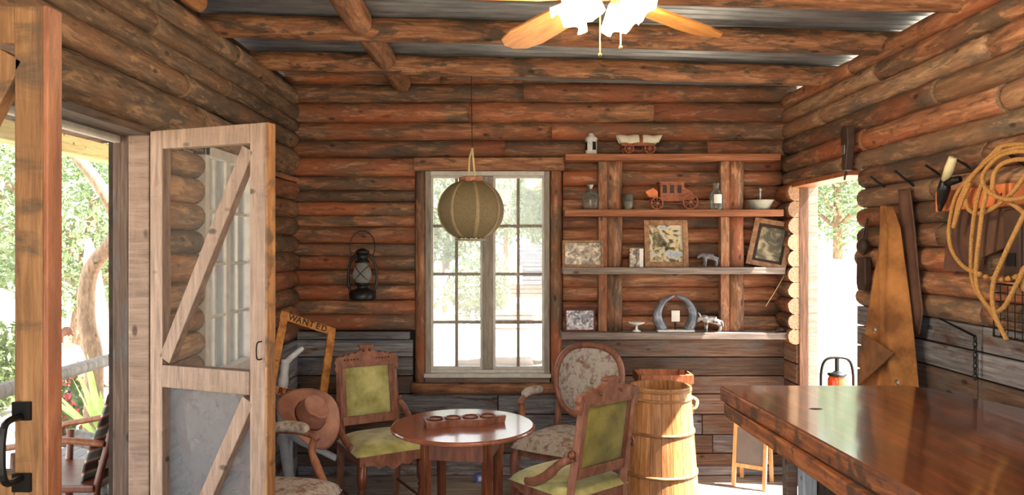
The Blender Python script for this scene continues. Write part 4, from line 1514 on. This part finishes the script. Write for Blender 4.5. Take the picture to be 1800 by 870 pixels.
# ------------------------------------------------------------------ green velvet side chairs
def side_chair(label, loc, rz):
    t = thing('side_chair', label, 'chair', loc, rz, 'green velvet side chairs at the round table')

    def bp(x, z, d=0.0):
        return Vector((x, -.19 - (z - .45) * .16 + d, z))
    for s in (-1, 1):
        MB().tube([(s * .185, -.24, 0), (s * .182, -.20, .25), (s * .18, -.19, .45), bp(s * .175, .7), bp(s * .172, .90)], [.022, .024, .026, .024, .021], 4).build('rear_leg', CARVED, t, bevel=.003)
        MB().lathe([(0, 0), (.014, 0), (.018, .02), (.014, .05), (.02, .14), (.024, .20), (.016, .215), (.026, .23), (.016, .245), (.027, .27), (.03, .30), (.03, .40), (0, .40)], 14,
                   Matrix.Translation((s * .18, .19, 0))).build('front_leg', MAHO, t, smooth=True)
        hbp = MB().tube(spline([bp(s * .195, .64, -.01), (s * .215, -.16, .60), (s * .222, -.08, .53), (s * .21, .02, .475), (s * .20, .09, .455)], 5), [.016] * 8 + [.019] * 13, 8, flat=1.3).build('hip_brace', CARVED, t, smooth=True)
        MB().ball(bp(s * .20, .65, .0), (.02, .024, .024), 10, 8).build('brace_boss', MAHO, hbp, smooth=True)
    # seat frame with shaped front
    MB().box((-.195, -.205, .385), (-.17, .2, .44)).build('seat_rail', CARVED, t, bevel=.003)
    MB().box((.17, -.205, .385), (.195, .2, .44)).build('seat_rail', CARVED, t, bevel=.003)
    MB().box((-.17, -.205, .385), (.17, -.18, .44)).build('seat_rail', CARVED, t, bevel=.003)
    fr = [(-.2, .44), (.2, .44), (.2, .385), (.12, .385), (.09, .36), (.05, .375), (0, .345), (-.05, .375), (-.09, .36), (-.12, .385), (-.2, .385)]
    fixn(MB().prism(fr, lambda a, b: Vector((a, .195, b)), lambda a, b: Vector((a, .218, b))).build('front_rail', CARVED, t))

    def cush(u, v):
        a, b = u * 2 - 1, v * 2 - 1
        e = (1 - abs(a) ** 3.2) * (1 - abs(b) ** 3.2)
        return Vector((a * (.205 + .012 * (b + 1) / 2), b * .215 + .005, .44 + .07 * max(0, e) ** .45))
    MB().grid(cush, 22, 22).build('seat', VELVET, t, smooth=True)
    # back: frame, velvet pads on both faces
    for (z0, z1) in ((.525, .575), (.865, .90)):
        p_ = [(-.165, z0), (.165, z0), (.165, z1), (-.165, z1)]
        fixn(MB().prism(p_, lambda a, b: bp(a, b, -.016), lambda a, b: bp(a, b, .016)).build('back_rail', CARVED, t, bevel=.003))
    for s in (-1, 1):
        p_ = [(s * .165, .575), (s * .14, .575), (s * .138, .865), (s * .16, .865)]
        fixn(MB().prism(p_, lambda a, b: bp(a, b, -.012), lambda a, b: bp(a, b, .012)).build('back_stile', CARVED, t))
    for sgn, m, nm in ((1, VELVET, 'back_pad'), (-1, VELVETD, 'rear_cloth')):
        def pad(u, v, sgn=sgn):
            a, b = u * 2 - 1, v * 2 - 1
            e = (1 - abs(a) ** 4) * (1 - abs(b) ** 4)
            return bp(a * .14, .72 + b * .146, sgn * (.004 + (.03 if sgn > 0 else .014) * max(0, e) ** .5))
        MB().grid(pad, 16, 18).build(nm, m, t, smooth=True)
    half = [(0, .995), (.045, .995), (.045, .985), (.035, .975), (.038, .962), (.06, .955), (.075, .945), (.10, .950), (.115, .938), (.135, .942), (.15, .93),
            (.17, .934), (.195, .925), (.205, .90), (.196, .88), (.205, .865), (.198, .845), (.186, .835), (.178, .86), (.165, .885), (0, .885)]
    ol = half + [(-a, b) for a, b in reversed(half[1:-1])]
    crest = fixn(MB().prism(ol, lambda a, b: bp(a, b, -.017), lambda a, b: bp(a, b, .017)).build('crest', CARVED, t))
    o1 = MB()
    for s in (-1, 1):
        for k in range(5):
            o1.ball(bp(s * (.06 + k * .02), .912, .018), .007, 6, 5)
        o1.ball(bp(s * .02, .965, .018), .011, 8, 6)
        o1.ball(bp(s * .07, .925, -.018), .009, 8, 6)
    tag(o1.build('crest_carving', MAHO, crest, smooth=True), None, kind='stuff')
    for s in (-1, 1):
        MB().tube([(s * .18, .19, .15), (s * .182, -.215, .15)], .009, 7).build('stretcher', MAHO, t)
    return t


side_chair('green velvet side chair left of the round table, seen from the front', (-.775, 4.37, 0), R(-150))
side_chair('green velvet side chair right of the table, seen from behind', (.285, 3.68, 0), R(40))


# ------------------------------------------------------------------ floral armchairs
def armchair(label, loc, rz):
    t = thing('floral_armchair', label, 'armchair', loc, rz, 'floral upholstered armchairs')

    def bp(x, z, d=0.0):
        return Vector((x, -.20 - (z - .45) * .2 + d, z))
    ring = []
    for i in range(36):
        a = 2 * math.pi * i / 36
        c, s = math.cos(a), math.sin(a)
        ring.append(bp(.225 * math.copysign(abs(c) ** .8, c) * (1 + .06 * s), .745 + .222 * math.copysign(abs(s) ** .85, s)))
    bfr = MB().tube(ring, .021, 8, closed=True, flat=1.1).build('back_frame', CARVED, t, smooth=True)
    for sgn in (1, -1):
        def pad(u, v, sgn=sgn):
            a = 2 * math.pi * u
            c, s = math.cos(a), math.sin(a)
            r = v
            return bp(.21 * r * math.copysign(abs(c) ** .8, c) * (1 + .06 * s * r), .745 + .208 * r * math.copysign(abs(s) ** .85, s), sgn * (.006 + (.045 if sgn > 0 else .015) * (1 - r ** 3)))
        MB().grid(pad, 32, 8).build('back_pad' if sgn > 0 else 'rear_cloth', FLORAL, bfr, smooth=True)
    for s in (-1, 1):
        MB().tube([(s * .19, -.27, 0), (s * .19, -.22, .25), (s * .19, -.2, .45), bp(s * .195, .62)], [.018, .022, .025, .02], 8).build('rear_leg', CARVED, t, smooth=True)
        pts = spline([(s * .265, .27, 0), (s * .245, .245, .10), (s * .255, .25, .26), (s * .25, .235, .37), (s * .24, .22, .42)], 4)
        MB().tube(pts, [.02, .016, .015, .015, .016, .018, .021, .024, .027, .029, .031, .033, .034, .034, .034, .032, .03], 9).build('front_leg', CARVED, t, smooth=True)
        armo = MB().tube(spline([bp(s * .225, .66), (s * .27, -.12, .675), (s * .295, .02, .67), (s * .29, .10, .655), (s * .285, .125, .635)], 5), .018, 8).build('arm', CARVED, t, smooth=True)
        MB().tube(spline([(s * .288, .11, .65), (s * .29, .09, .58), (s * .275, .13, .50), (s * .265, .17, .43)], 5), [.018] * 8 + [.021] * 8, 8).build('arm_support', REDW, t, smooth=True)
        MB().tube(spline([(s * .268, -.13, .685), (s * .282, -.05, .695), (s * .292, .03, .69), (s * .292, .07, .675)], 4), [.014, .022, .026, .027, .028, .028, .028, .028, .028, .027, .025, .02, .012], 9).build('arm_pad', FLORAL, armo, smooth=True)
    fr = [(-.265, .245), (-.15, .275), (0, .285), (.15, .275), (.265, .245), (.205, -.225), (-.205, -.225)]
    fixn(MB().prism(fr, lambda a, b: Vector((a, b, .36)), lambda a, b: Vector((a, b, .41))).build('seat_frame', CARVED, t, bevel=.006))

    def cush(u, v):
        a, b = u * 2 - 1, v * 2 - 1
        e = (1 - abs(a) ** 3.5) * (1 - abs(b) ** 3.5)
        w = .205 + .065 * v
        return Vector((a * w, b * .245 + .03 + .028 * (1 - a * a) * v, .405 + .085 * max(0, e) ** .4))
    MB().grid(cush, 24, 24).build('seat', FLORAL, t, smooth=True)
    return t


armchair('floral oval-back armchair behind the table, right of the window', (.36, 4.52, 0), R(150))
armchair('floral armchair half hidden behind the open screen door', (-1.165, 3.46, 0), R(-104))

# ------------------------------------------------------------------ barrel
BX, BYY = .92, 4.59
t = thing('barrel', 'tall tapered oak barrel beside the bar, open at the top', 'barrel', (BX, BYY, 0))
t.scale = (1.05, 1.05, .935)


def br(z):
    return .228 - .054 * (z / .8) ** 1.0


NS = 20
stave = None
for k in range(NS):
    a0, a1 = R(-9 + .35), R(9 - .35)
    if stave is None:
        vs_, fs = [], []
        zs_ = [0, .2, .4, .6, .8]
        for z in zs_:
            for a in (a0, 0, a1):
                vs_.append((br(z) * math.cos(a), br(z) * math.sin(a), z))
            for a in (a0, 0, a1):
                vs_.append(((br(z) - .02) * math.cos(a), (br(z) - .02) * math.sin(a), z))
        for i in range(4):
            b0, b1 = 6 * i, 6 * i + 6
            fs += [(b0, b0 + 1, b1 + 1, b1), (b0 + 1, b0 + 2, b1 + 2, b1 + 1), (b0 + 4, b0 + 3, b1 + 3, b1 + 4), (b0 + 5, b0 + 4, b1 + 4, b1 + 5),
                   (b0 + 2, b0 + 5, b1 + 5, b1 + 2), (b0 + 3, b0, b1, b1 + 3)]
        e = 24
        fs += [(e, e + 1, e + 4, e + 3), (e + 1, e + 2, e + 5, e + 4), (1, 0, 3, 4), (2, 1, 4, 5)]
        stave = MB().add(vs_, fs).build('stave', OAK, t)
        o = stave
    else:
        o = stave.copy()
        col.objects.link(o)
        o.parent = t
    o.rotation_euler = (0, 0, 2 * math.pi * k / NS)
for z, h in ((.79, .018), (.735, .02), (.52, .022), (.255, .022), (.04, .025)):
    MB().lathe([(br(z - h) - .001, z - h), (br(z - h) + .008, z - h + .003), (br(z) + .008, z - .003), (br(z) - .001, z)], 40).build('hoop', HOOP, t, smooth=True)
MB().lathe([(0, .3), (br(.3) - .02, .3)], 24).build('bottom_board', OAK, t)
MB().tube(spline([(.185, 0, .72), (.215, -.01, .70), (.21, -.01, .655), (.19, 0, .645)], 4), .009, 7).build('rope_handle', CARD, t, smooth=True)

# wooden frame behind the barrel
p = W(1172, 660, 4.84)
t = thing('wooden_crate', 'reddish wooden crate standing behind the barrel', 'crate', (p.x, 4.88, 0))
cw = .152
for sx in (-1, 1):
    for sy in (0, .2):
        MB().box((sx * cw - .018, sy - .018, 0), (sx * cw + .018, sy + .018, p.z)).build('corner_post', REDW, t, bevel=.003)
for k in range(4):
    z = p.z - .03 - k * .2
    MB().box((-cw - .016, -.03, z - .03), (cw + .016, -.018, z + .03)).build('slat', REDW, t, bevel=.002)
    MB().box((-cw - .016, .218, z - .03), (cw + .016, .23, z + .03)).build('slat', REDW, t, bevel=.002)
    for sx in (-1, 1):
        MB().box((sx * (cw + .024) - .006, -.018, z - .03), (sx * (cw + .024) + .006, .218, z + .03)).build('slat', REDW, t, bevel=.002)

# chalkboard easel by the right doorway
t = thing('chalkboard_easel', 'small pine A-frame chalkboard on the floor by the right doorway', 'easel', (1.582, 4.93, 0), R(-32))
H = .56
for yy, s, m in ((-.02, 1, CHALK), (.20, -1, CHALK)):
    lean = .09 * s
    for sx in (-1, 1):
        MB().bar((sx * .10, yy, 0), (sx * .10, yy + lean, H), .024, .026, (0, 1, 0)).build('leg', PINE, t, bevel=.002)
    for z in (.14, .40, .52):
        MB().bar((-.09, yy + lean * z / H, z), (.09, yy + lean * z / H, z), .018, .026).build('rail', PINE, t, bevel=.002)
    MB().prism([(-.088, .15), (.088, .15), (.088, .39), (-.088, .39)], lambda a, b, yy=yy, lean=lean: Vector((a, yy + lean * b / H - .003, b)), lambda a, b, yy=yy, lean=lean: Vector((a, yy + lean * b / H + .003, b))).build('board', m, t)
MB().prism([(-.088, .412), (.088, .412), (.088, .508), (-.088, .508)], lambda a, b: Vector((a, -.02 + .09 * b / H - .004, b)), lambda a, b: Vector((a, -.02 + .09 * b / H + .002, b))).build('header_panel', ORANGE, t)

t = thing('blue_cube', 'tiny blue cube on the floor under the window', 'cube', (W(842, 832, 5.08).x, 5.06, .0))
MB().box((-.026, -.026, 0), (.026, .026, .052), Matrix.Rotation(.5, 4, 'Z')).build('body', BLUE, t, bevel=.003)
MB().box((-.016, -.0275, .012), (.016, -.026, .04), Matrix.Rotation(.5, 4, 'Z')).build('face_print', CARD, t)

# ------------------------------------------------------------------ left corner: antlers, poster frame, hat
t = thing('antler_stand', 'bleached white antler stand in the left back corner', 'antlers', (-1.42, 4.5, 0))
o0 = Vector((-1.42, 4.5, 0))


def AP(x, y, Y=4.5):
    return W(x, y, Y) - o0


MB().tube(spline([(.10, 0, 0), AP(502, 800), AP(497, 740), AP(495, 700), AP(499, 660), AP(502, 632)], 5), [.032] * 20 + [.026] * 6, 9).build('main_beam', BONE, t, smooth=True)
MB().tube(spline([AP(500, 640), AP(512, 628), AP(533, 611)], 5), [.025, .023, .022, .021, .02, .019, .018, .017, .016, .015, .01], 8).build('tine', BONE, t, smooth=True)
MB().tube(spline([AP(493, 782), AP(494, 768), AP(508, 762), AP(530, 775), AP(560, 790), AP(592, 806)], 5), [.014, .018, .02, .022, .024] + [.026] * 12 + [.024] * 4 + [.02] * 5, 8).build('tine', BONE, t, smooth=True)
MB().tube(spline([AP(512, 768), AP(511, 800), AP(513, 824)], 5), .014, 7).build('tine', BONE, t, smooth=True)

t = thing('poster_frame', 'yellow wooden WANTED poster frame tilted in the left back corner', 'frame')
TL, TR, BL, BR_ = W(494, 546, 4.52), W(590, 578, 4.72), W(466, 690, 4.36), W(572, 712, 4.56)
t.location = BL
q0 = Vector(BL)
cn = [c - q0 for c in (TL, TR, BR_, BL)]
nrm = (cn[1] - cn[0]).cross(cn[3] - cn[0]).normalized()
if nrm.y > 0:
    nrm = -nrm
for a, b in ((0, 1), (1, 2), (2, 3), (3, 0)):
    p_, q_ = cn[a], cn[b]
    dd = (q_ - p_).normalized()
    inn = (sum(cn, Vector()) / 4 - (p_ + q_) / 2).normalized()
    inn = (inn - dd * inn.dot(dd)).normalized()
    MB().bar(p_ + inn * .025 - dd * .0, q_ + inn * .025 + dd * .0, .05, .02, nrm).build('frame_side', FRAMEY, t, bevel=.004)


def text(word, a, b, size, parent):
    """each letter a thin mesh on the frame side"""
    X = (b - a).normalized()
    Mx = Matrix((X, nrm.cross(X), nrm)).transposed().to_4x4()
    inn = (sum(cn, Vector()) / 4 - (a + b) / 2).normalized()
    inn = (inn - X * inn.dot(X)).normalized()
    for k, chr_ in enumerate(word):
        fcv = bpy.data.curves.new('letter', 'FONT')
        fcv.body, fcv.size, fcv.align_x, fcv.align_y, fcv.extrude, fcv.offset = chr_, size, 'CENTER', 'CENTER', .001, .001
        tmp = bpy.data.objects.new('tmp', fcv)
        col.objects.link(tmp)
        me = bpy.data.meshes.new_from_object(tmp.evaluated_get(bpy.context.evaluated_depsgraph_get()))
        bpy.data.objects.remove(tmp)
        me.materials.clear()
        me.materials.append(DARKW)
        o = bpy.data.objects.new('letter', me)
        col.objects.link(o)
        o.parent = parent
        M2 = Mx.copy()
        M2.translation = (a + b) / 2 + X * (k - (len(word) - 1) / 2) * size * .82 + inn * .025 + nrm * .0105
        o.matrix_local = M2


text('WANTED', cn[0], cn[1], .052, t)
text('REWARD', cn[3], cn[2], .052, t)

t = thing('cowboy_hat', 'brown leather cowboy hat resting against the yellow poster frame', 'hat')
ax = Vector((.52, -.60, .60)).normalized()
lng = Vector((.7, -.1, -.7))
lng = (lng - ax * lng.dot(ax)).normalized()
sdv = lng.cross(ax)
Mx = Matrix((sdv, ax.cross(sdv), ax)).transposed().to_4x4()
hc = W(544, 732, 4.20)
Mx.translation = hc
t.matrix_world = Mx


def brim(u, v):
    a = 2 * math.pi * u
    r = .068 + .112 * v
    ex = 1.0 + .12 * abs(math.sin(a))
    return Vector((r * math.cos(a) * .92, r * math.sin(a) * ex, .05 * v * v * math.cos(2 * a) - .004))


o = MB().grid(brim, 48, 8).build('brim', HATM, t, smooth=True)
sm = o.modifiers.new('thickness', 'SOLIDIFY')
sm.thickness = .005


def crownf(u, v):
    a = 2 * math.pi * u
    if v < .7:
        k = v / .7
        r, z = .078 - .014 * k, .125 * k
    else:
        k = (v - .7) / .3
        r, z = .064 * (1 - k), .125 - .03 * math.sin(k * math.pi / 2)
    x, y_ = r * math.cos(a), r * math.sin(a) * 1.22
    if v > .45 and y_ > .02:
        x *= .86
    return Vector((x, y_, z))


hcr = MB().grid(crownf, 40, 20).build('crown', HATM, t, smooth=True)
MB().lathe([(.079, .002), (.0795, .02), (.078, .022)], 40, Matrix.Diagonal((1, 1.22, 1, 1))).build('hat_band', HATD, hcr, smooth=True)

# ------------------------------------------------------------------ things on the right wall
XW = XR - .01


def peg(label, xt, yt, xb, yb, r=.006, X1=XR + .02):
    b_ = WR(xb, yb, X1)
    # tip: same depth as the base, further into the room
    X2 = (xt - CX) * b_.y / F
    tp_ = Vector((X2, b_.y, EYE - (yt - CY) * b_.y / F))
    t = thing('iron_peg', label, 'peg', b_, 0, 'iron pegs in the right log wall')
    MB().tube([(0, 0, 0), tp_ - b_], [r, r * .8], 7).build('shank', IRON, t)
    MB().ball(tp_ - b_, r * 1.15, 7, 5).build('tip', IRON, t)
    return t


peg('iron peg directly above the leather chaps', 1531, 311, 1560, 333)
peg('iron peg between the chaps and the ivory-handled tool', 1574, 301, 1613, 332)
peg('short iron peg just left of the ivory handle', 1628, 291, 1652, 307)
peg('short iron peg just right of the ivory handle', 1680, 280, 1708, 296)
peg('long iron peg through the top of the rope coil', 1757, 260, 1806, 292, .008)
peg('long thin iron peg low on the grey planks under the rope', 1652, 560, 1714, 591, .005)

# leather chaps
XC = 1.835
t = thing('leather_chaps', 'tan suede leather chaps hanging beside the right doorway', 'chaps', (XC, 3.54, 0))


def prof(tab, z):
    for (z0, a0, b0), (z1, a1, b1) in zip(tab, tab[1:]):
        if z0 >= z >= z1:
            k = (z0 - z) / (z0 - z1)
            return a0 + (a1 - a0) * k, b0 + (b1 - b0) * k
    return tab[-1][1:]


tab = [(1.80, .01, .05), (1.69, -.05, .09), (1.37, -.10, .17), (1.04, -.17, .245), (.9, -.20, .26), (.74, -.20, .26)]


def chap(u, v):
    z = 1.80 - 1.06 * v
    a, b = prof(tab, z)
    yy = a + (b - a) * u
    fold = .018 * math.sin(u * 9 + v * 3) * min(1, v * 2.5) + .012 * math.sin(u * 17 + 1)
    return Vector((-.015 - .03 * math.sin(math.pi * u) + fold, yy, z))


cfp = o = MB().grid(chap, 22, 30).build('front_panel', SUEDE, t, smooth=True)
o.modifiers.new('thickness', 'SOLIDIFY').thickness = .005
tab2 = [(1.88, -.06, .05), (1.7, -.10, .03), (1.45, -.14, -.02), (1.3, -.17, -.05), (1.2, -.14, -.06)]


def chap2(u, v):
    z = 1.88 - .68 * v
    a, b = prof(tab2, z)
    return Vector((.034 + .006 * math.sin(u * 7), a + (b - a) * u, z))


o = MB().grid(chap2, 10, 18).build('waist_strap', LEATHM, t, smooth=True)
o.modifiers.new('thickness', 'SOLIDIFY').thickness = .006
fl_ = [(-.20, 1.10), (.06, 1.06), (.17, .92), (-.02, .74), (.17, .74), (-.21, .74)]
fixn(MB().prism([(.18, 1.17), (-.14, 1.116), (.21, .90)], lambda a, b: Vector((-.078, a, b)), lambda a, b: Vector((-.070, a, b))).build('folded_flap', SUEDED, t, bevel=.003))
for yy, zz_ in ((.06, 1.20), (-.15, .98), (.08, .90)):
    MB().lathe([(0, .008), (.012, .006), (.017, 0)], 12, Matrix.Translation((-.07, yy, zz_)) @ Matrix.Rotation(R(-90), 4, 'Y')).build('concho', STEEL, cfp, smooth=True)
t = thing('leather_pouch', 'dark leather pouch hanging behind the chaps by the doorway', 'pouch', (1.87, 3.93, 1.37))
fixn(MB().prism([(-.05, .04), (-.035, .0), (.035, .0), (.05, .04), (.045, .18), (-.045, .18)], lambda a, b: Vector((-.02, a, b)), lambda a, b: Vector((.02, a, b))).build('bag', LEATHD, t, bevel=.008))
MB().ball((-.005, 0, .235), (.03, .045, .045), 12, 8).build('round_flask', LEATHD, t, smooth=True)
MB().tube([(0, .02, .27), (.02, 0, .38), (0, -.02, .27)], .006, 6).build('strap', LEATHD, t)

# holster over the doorway
b_ = WR(1492, 300, 1.86)
t = thing('leather_holster', 'dark leather holster hanging above the right doorway', 'holster', b_)
fixn(MB().prism([(-.018, 0), (.018, 0), (.035, .10), (.05, .16), (.04, .24), (-.02, .25), (-.045, .21), (-.03, .12)], lambda a, b: Vector((-.03, -a, b)), lambda a, b: Vector((.015, -a, b))).build('sheath', LEATHD, t, bevel=.006))
MB().box((-.034, -.02, .09), (-.028, .02, .14)).build('buckle', STEEL, t, bevel=.002)
MB().tube([(-.01, .012, .01), (-.015, .02, -.05)], .006, 6).build('thong', LEATHD, t)

# ivory-handled tool
h0, h1, h2 = WR(1675, 277, 1.78), WR(1662, 316, 1.79), WR(1652, 370, 1.81)
t = thing('ivory_handled_tool', 'ivory-handled iron tool hanging between pegs on the right wall', 'tool', h2)
MB().tube([h0 - h2, (h0 + h1) / 2 - h2, h1 - h2], [.016, .019, .017], 10).build('handle', IVORY, t, smooth=True)
MB().tube([h1 - h2, h1 + (h2 - h1) * .3 - h2, h1 + (h2 - h1) * .65 - h2, Vector()], [.019, .026, .02, .008], 9).build('shaft', TIN, t, smooth=True)
MB().tube([h1 + (h2 - h1) * .1 - h2, h1 + (h2 - h1) * .1 - h2 + Vector((.02, -.07, .01))], [.02, .014], 8).build('spur', IRON, t, smooth=True)

# orange board
a_, b_ = WR(1656, 355, 1.87), WR(1790, 345, 1.87)
t = thing('orange_board', 'orange painted board fixed behind the rope coil', 'board', (1.86, b_.y, 1.755))
MB().box((-.02, 0, 0), (.045, a_.y - b_.y, .085)).build('plank_face', ORANGE, t, bevel=.004)
for yy in (.05, a_.y - b_.y - .05):
    MB().lathe([(0, .003), (.006, 0)], 8, Matrix.Translation((-.02, yy, .045)) @ Matrix.Rotation(R(-90), 4, 'Y')).build('nail', IRON, t)

# rust-brown leather panel under the board
t = thing('leather_saddlebag', 'rust-brown leather saddle flap behind the hanging rope', 'saddlebag', (1.872, 2.6, 1.50))
flap = [(-.25, .255), (.56, .255), (.60, .0), (.36, .0), (.34, .06), (.2, .1), (.14, .03), (-.25, -.02)]
fixn(MB().prism(flap, lambda a, b: Vector((-.006, a, b)), lambda a, b: Vector((.008, a, b))).build('panel', LEATHM, t))
MB().box((-.018, .1, -.03), (-.006, .19, .24)).build('strap', LEATHD, t, bevel=.003)
MB().box((-.022, .12, .03), (-.017, .17, .08)).build('buckle', IRON, t)

# wire basket
t = thing('wire_basket', 'dark wire mesh basket on the planks under the rope', 'basket', (1.86, 2.86, 1.26))
mb = MB()
for k in range(13):
    mb.tube([(-.01, -.5 + k * .04, 0), (-.01, -.5 + k * .04, .2)], .0022, 4)
for k in range(7):
    mb.tube([(-.01, -.5, k * .0333), (-.01, -.02, k * .0333)], .0022, 4)
tag(mb.build('mesh_front', IRON, t), None, kind='stuff')
MB().tube([(-.01, -.5, 0), (-.01, -.02, 0), (-.01, -.02, .2), (-.01, -.5, .2)], .005, 6, closed=True).build('rim', IRON, t)
mb = MB()
for k in range(7):
    mb.tube([(-.01, -.02, k * .0335), (.035, -.02, k * .0335)], .002, 4)
for k in range(13):
    mb.tube([(-.01, -.5 + k * .04, 0), (.035, -.5 + k * .04, 0)], .002, 4)
tag(mb.build('mesh_side', IRON, t), None, kind='stuff')

# hanging chain
t = thing('hanging_chain', 'short rusty chain hanging on the grey planks', 'chain', WR(1714, 590, 1.885))
for k in range(8):
    mb = MB()
    z = -.022 * k * 1.0 - .012
    pts = []
    for i in range(10):
        a = 2 * math.pi * i / 10
        u, w = .007 * math.cos(a), .015 * math.sin(a)
        pts.append((u if k % 2 else 0, 0 if k % 2 else u, z + w))
    mb.tube(pts, .0028, 5, closed=True)
    mb.build('link', IRON, t)

# rope coil
t = thing('rope_coil', 'coiled tan lasso rope hanging on the right wall', 'rope', WR(1790, 290, 1.83))
ro = Vector(t.location)
loops = [
    [(1840, 262), (1800, 254), (1760, 258), (1740, 276), (1702, 316), (1680, 346), (1669, 395), (1670, 430), (1684, 458), (1708, 477), (1747, 490), (1784, 488), (1806, 470), (1830, 430)],
    [(1830, 258), (1790, 260), (1752, 272), (1712, 306), (1692, 340), (1682, 372), (1676, 400), (1688, 360), (1705, 320)],
    [(1850, 275), (1800, 266), (1762, 272), (1738, 292), (1727, 312), (1735, 334), (1762, 349), (1796, 348), (1850, 330)],
    [(1850, 290), (1800, 280), (1766, 286), (1748, 304), (1744, 334)],
    [(1850, 270), (1810, 300), (1780, 338), (1750, 363), (1722, 375), (1703, 368), (1698, 345), (1712, 310), (1735, 280), (1762, 262)],
    [(1728, 318), (1718, 350), (1710, 400), (1707, 450), (1709, 490), (1722, 520), (1744, 550), (1770, 598)],
    [(1735, 334), (1727, 370), (1721, 420), (1716, 470), (1718, 505), (1732, 532), (1750, 547), (1766, 538), (1784, 505), (1806, 466), (1835, 440)],
    [(1840, 330), (1806, 368), (1786, 405), (1764, 452), (1748, 490), (1744, 522), (1750, 556), (1770, 598)],
    [(1765, 352), (1785, 362), (1810, 380), (1850, 390)],
]
for k, lp_ in enumerate(loops):
    pts = [WR(x, yy, 1.815 - .012 * (k % 4)) - ro for x, yy in lp_]
    MB().tube(spline(pts, 6), .0085, 7).build('strand', ROPE, t, smooth=True)
mb = MB()
for i, (x, yy) in enumerate([(1710, 477), (1722, 482), (1734, 487), (1747, 490), (1760, 491), (1773, 490), (1786, 487)]):
    mb.ball(WR(x, yy, 1.80) - ro, .011, 7, 5)
mb.build('binding', ROPE, t, smooth=True)
MB().ball(WR(1803, 490, 1.82) - ro, (.02, .028, .05), 10, 8).build('knot', ROPE, t, smooth=True)

# red lantern outside the right doorway, on a stool
sp = W(1472, 677, 4.55)
t = thing('wooden_stool', 'tall wooden stool outside the right doorway behind the bar', 'stool', (sp.x + .02, 4.6, -.14))
MB().lathe([(0, .60), (.115, .60), (.12, .615), (.115, .63), (0, .63)], 24).build('seat', PLANKB, t)
for a in (45, 135, 225, 315):
    MB().tube([(.11 * math.cos(R(a)), .11 * math.sin(R(a)), 0), (.08 * math.cos(R(a)), .08 * math.sin(R(a)), .6)], .018, 7).build('leg', PLANKB, t)
t = thing('red_lantern', 'red-globed lantern with hooped guard outside the right doorway', 'lantern', (sp.x + .02, 4.6, .491))
MB().lathe([(0, 0), (.08, 0), (.085, .01), (.085, .05), (.06, .07), (.05, .15), (0, .15)], 20).build('tank', TIN, t, smooth=True)
MB().lathe([(.05, .15), (.055, .17), (.055, .29), (.045, .31)], 20).build('globe', REDG, t, smooth=True)
MB().lathe([(0, .345), (.02, .34), (.03, .33), (.058, .325), (.055, .312), (.045, .31)], 20).build('cap', TIN, t, smooth=True)
MB().tube([(0, 0, .34), (0, 0, .42)], .014, 8).build('stem', TIN, t)
MB().tube(spline([(-.092, 0, .04), (-.1, 0, .2), (-.098, 0, .34), (-.07, 0, .41), (0, 0, .425), (.07, 0, .41), (.098, 0, .34), (.1, 0, .2), (.092, 0, .04)], 5), .009, 7).build('hoop_guard', IRON, t, smooth=True)
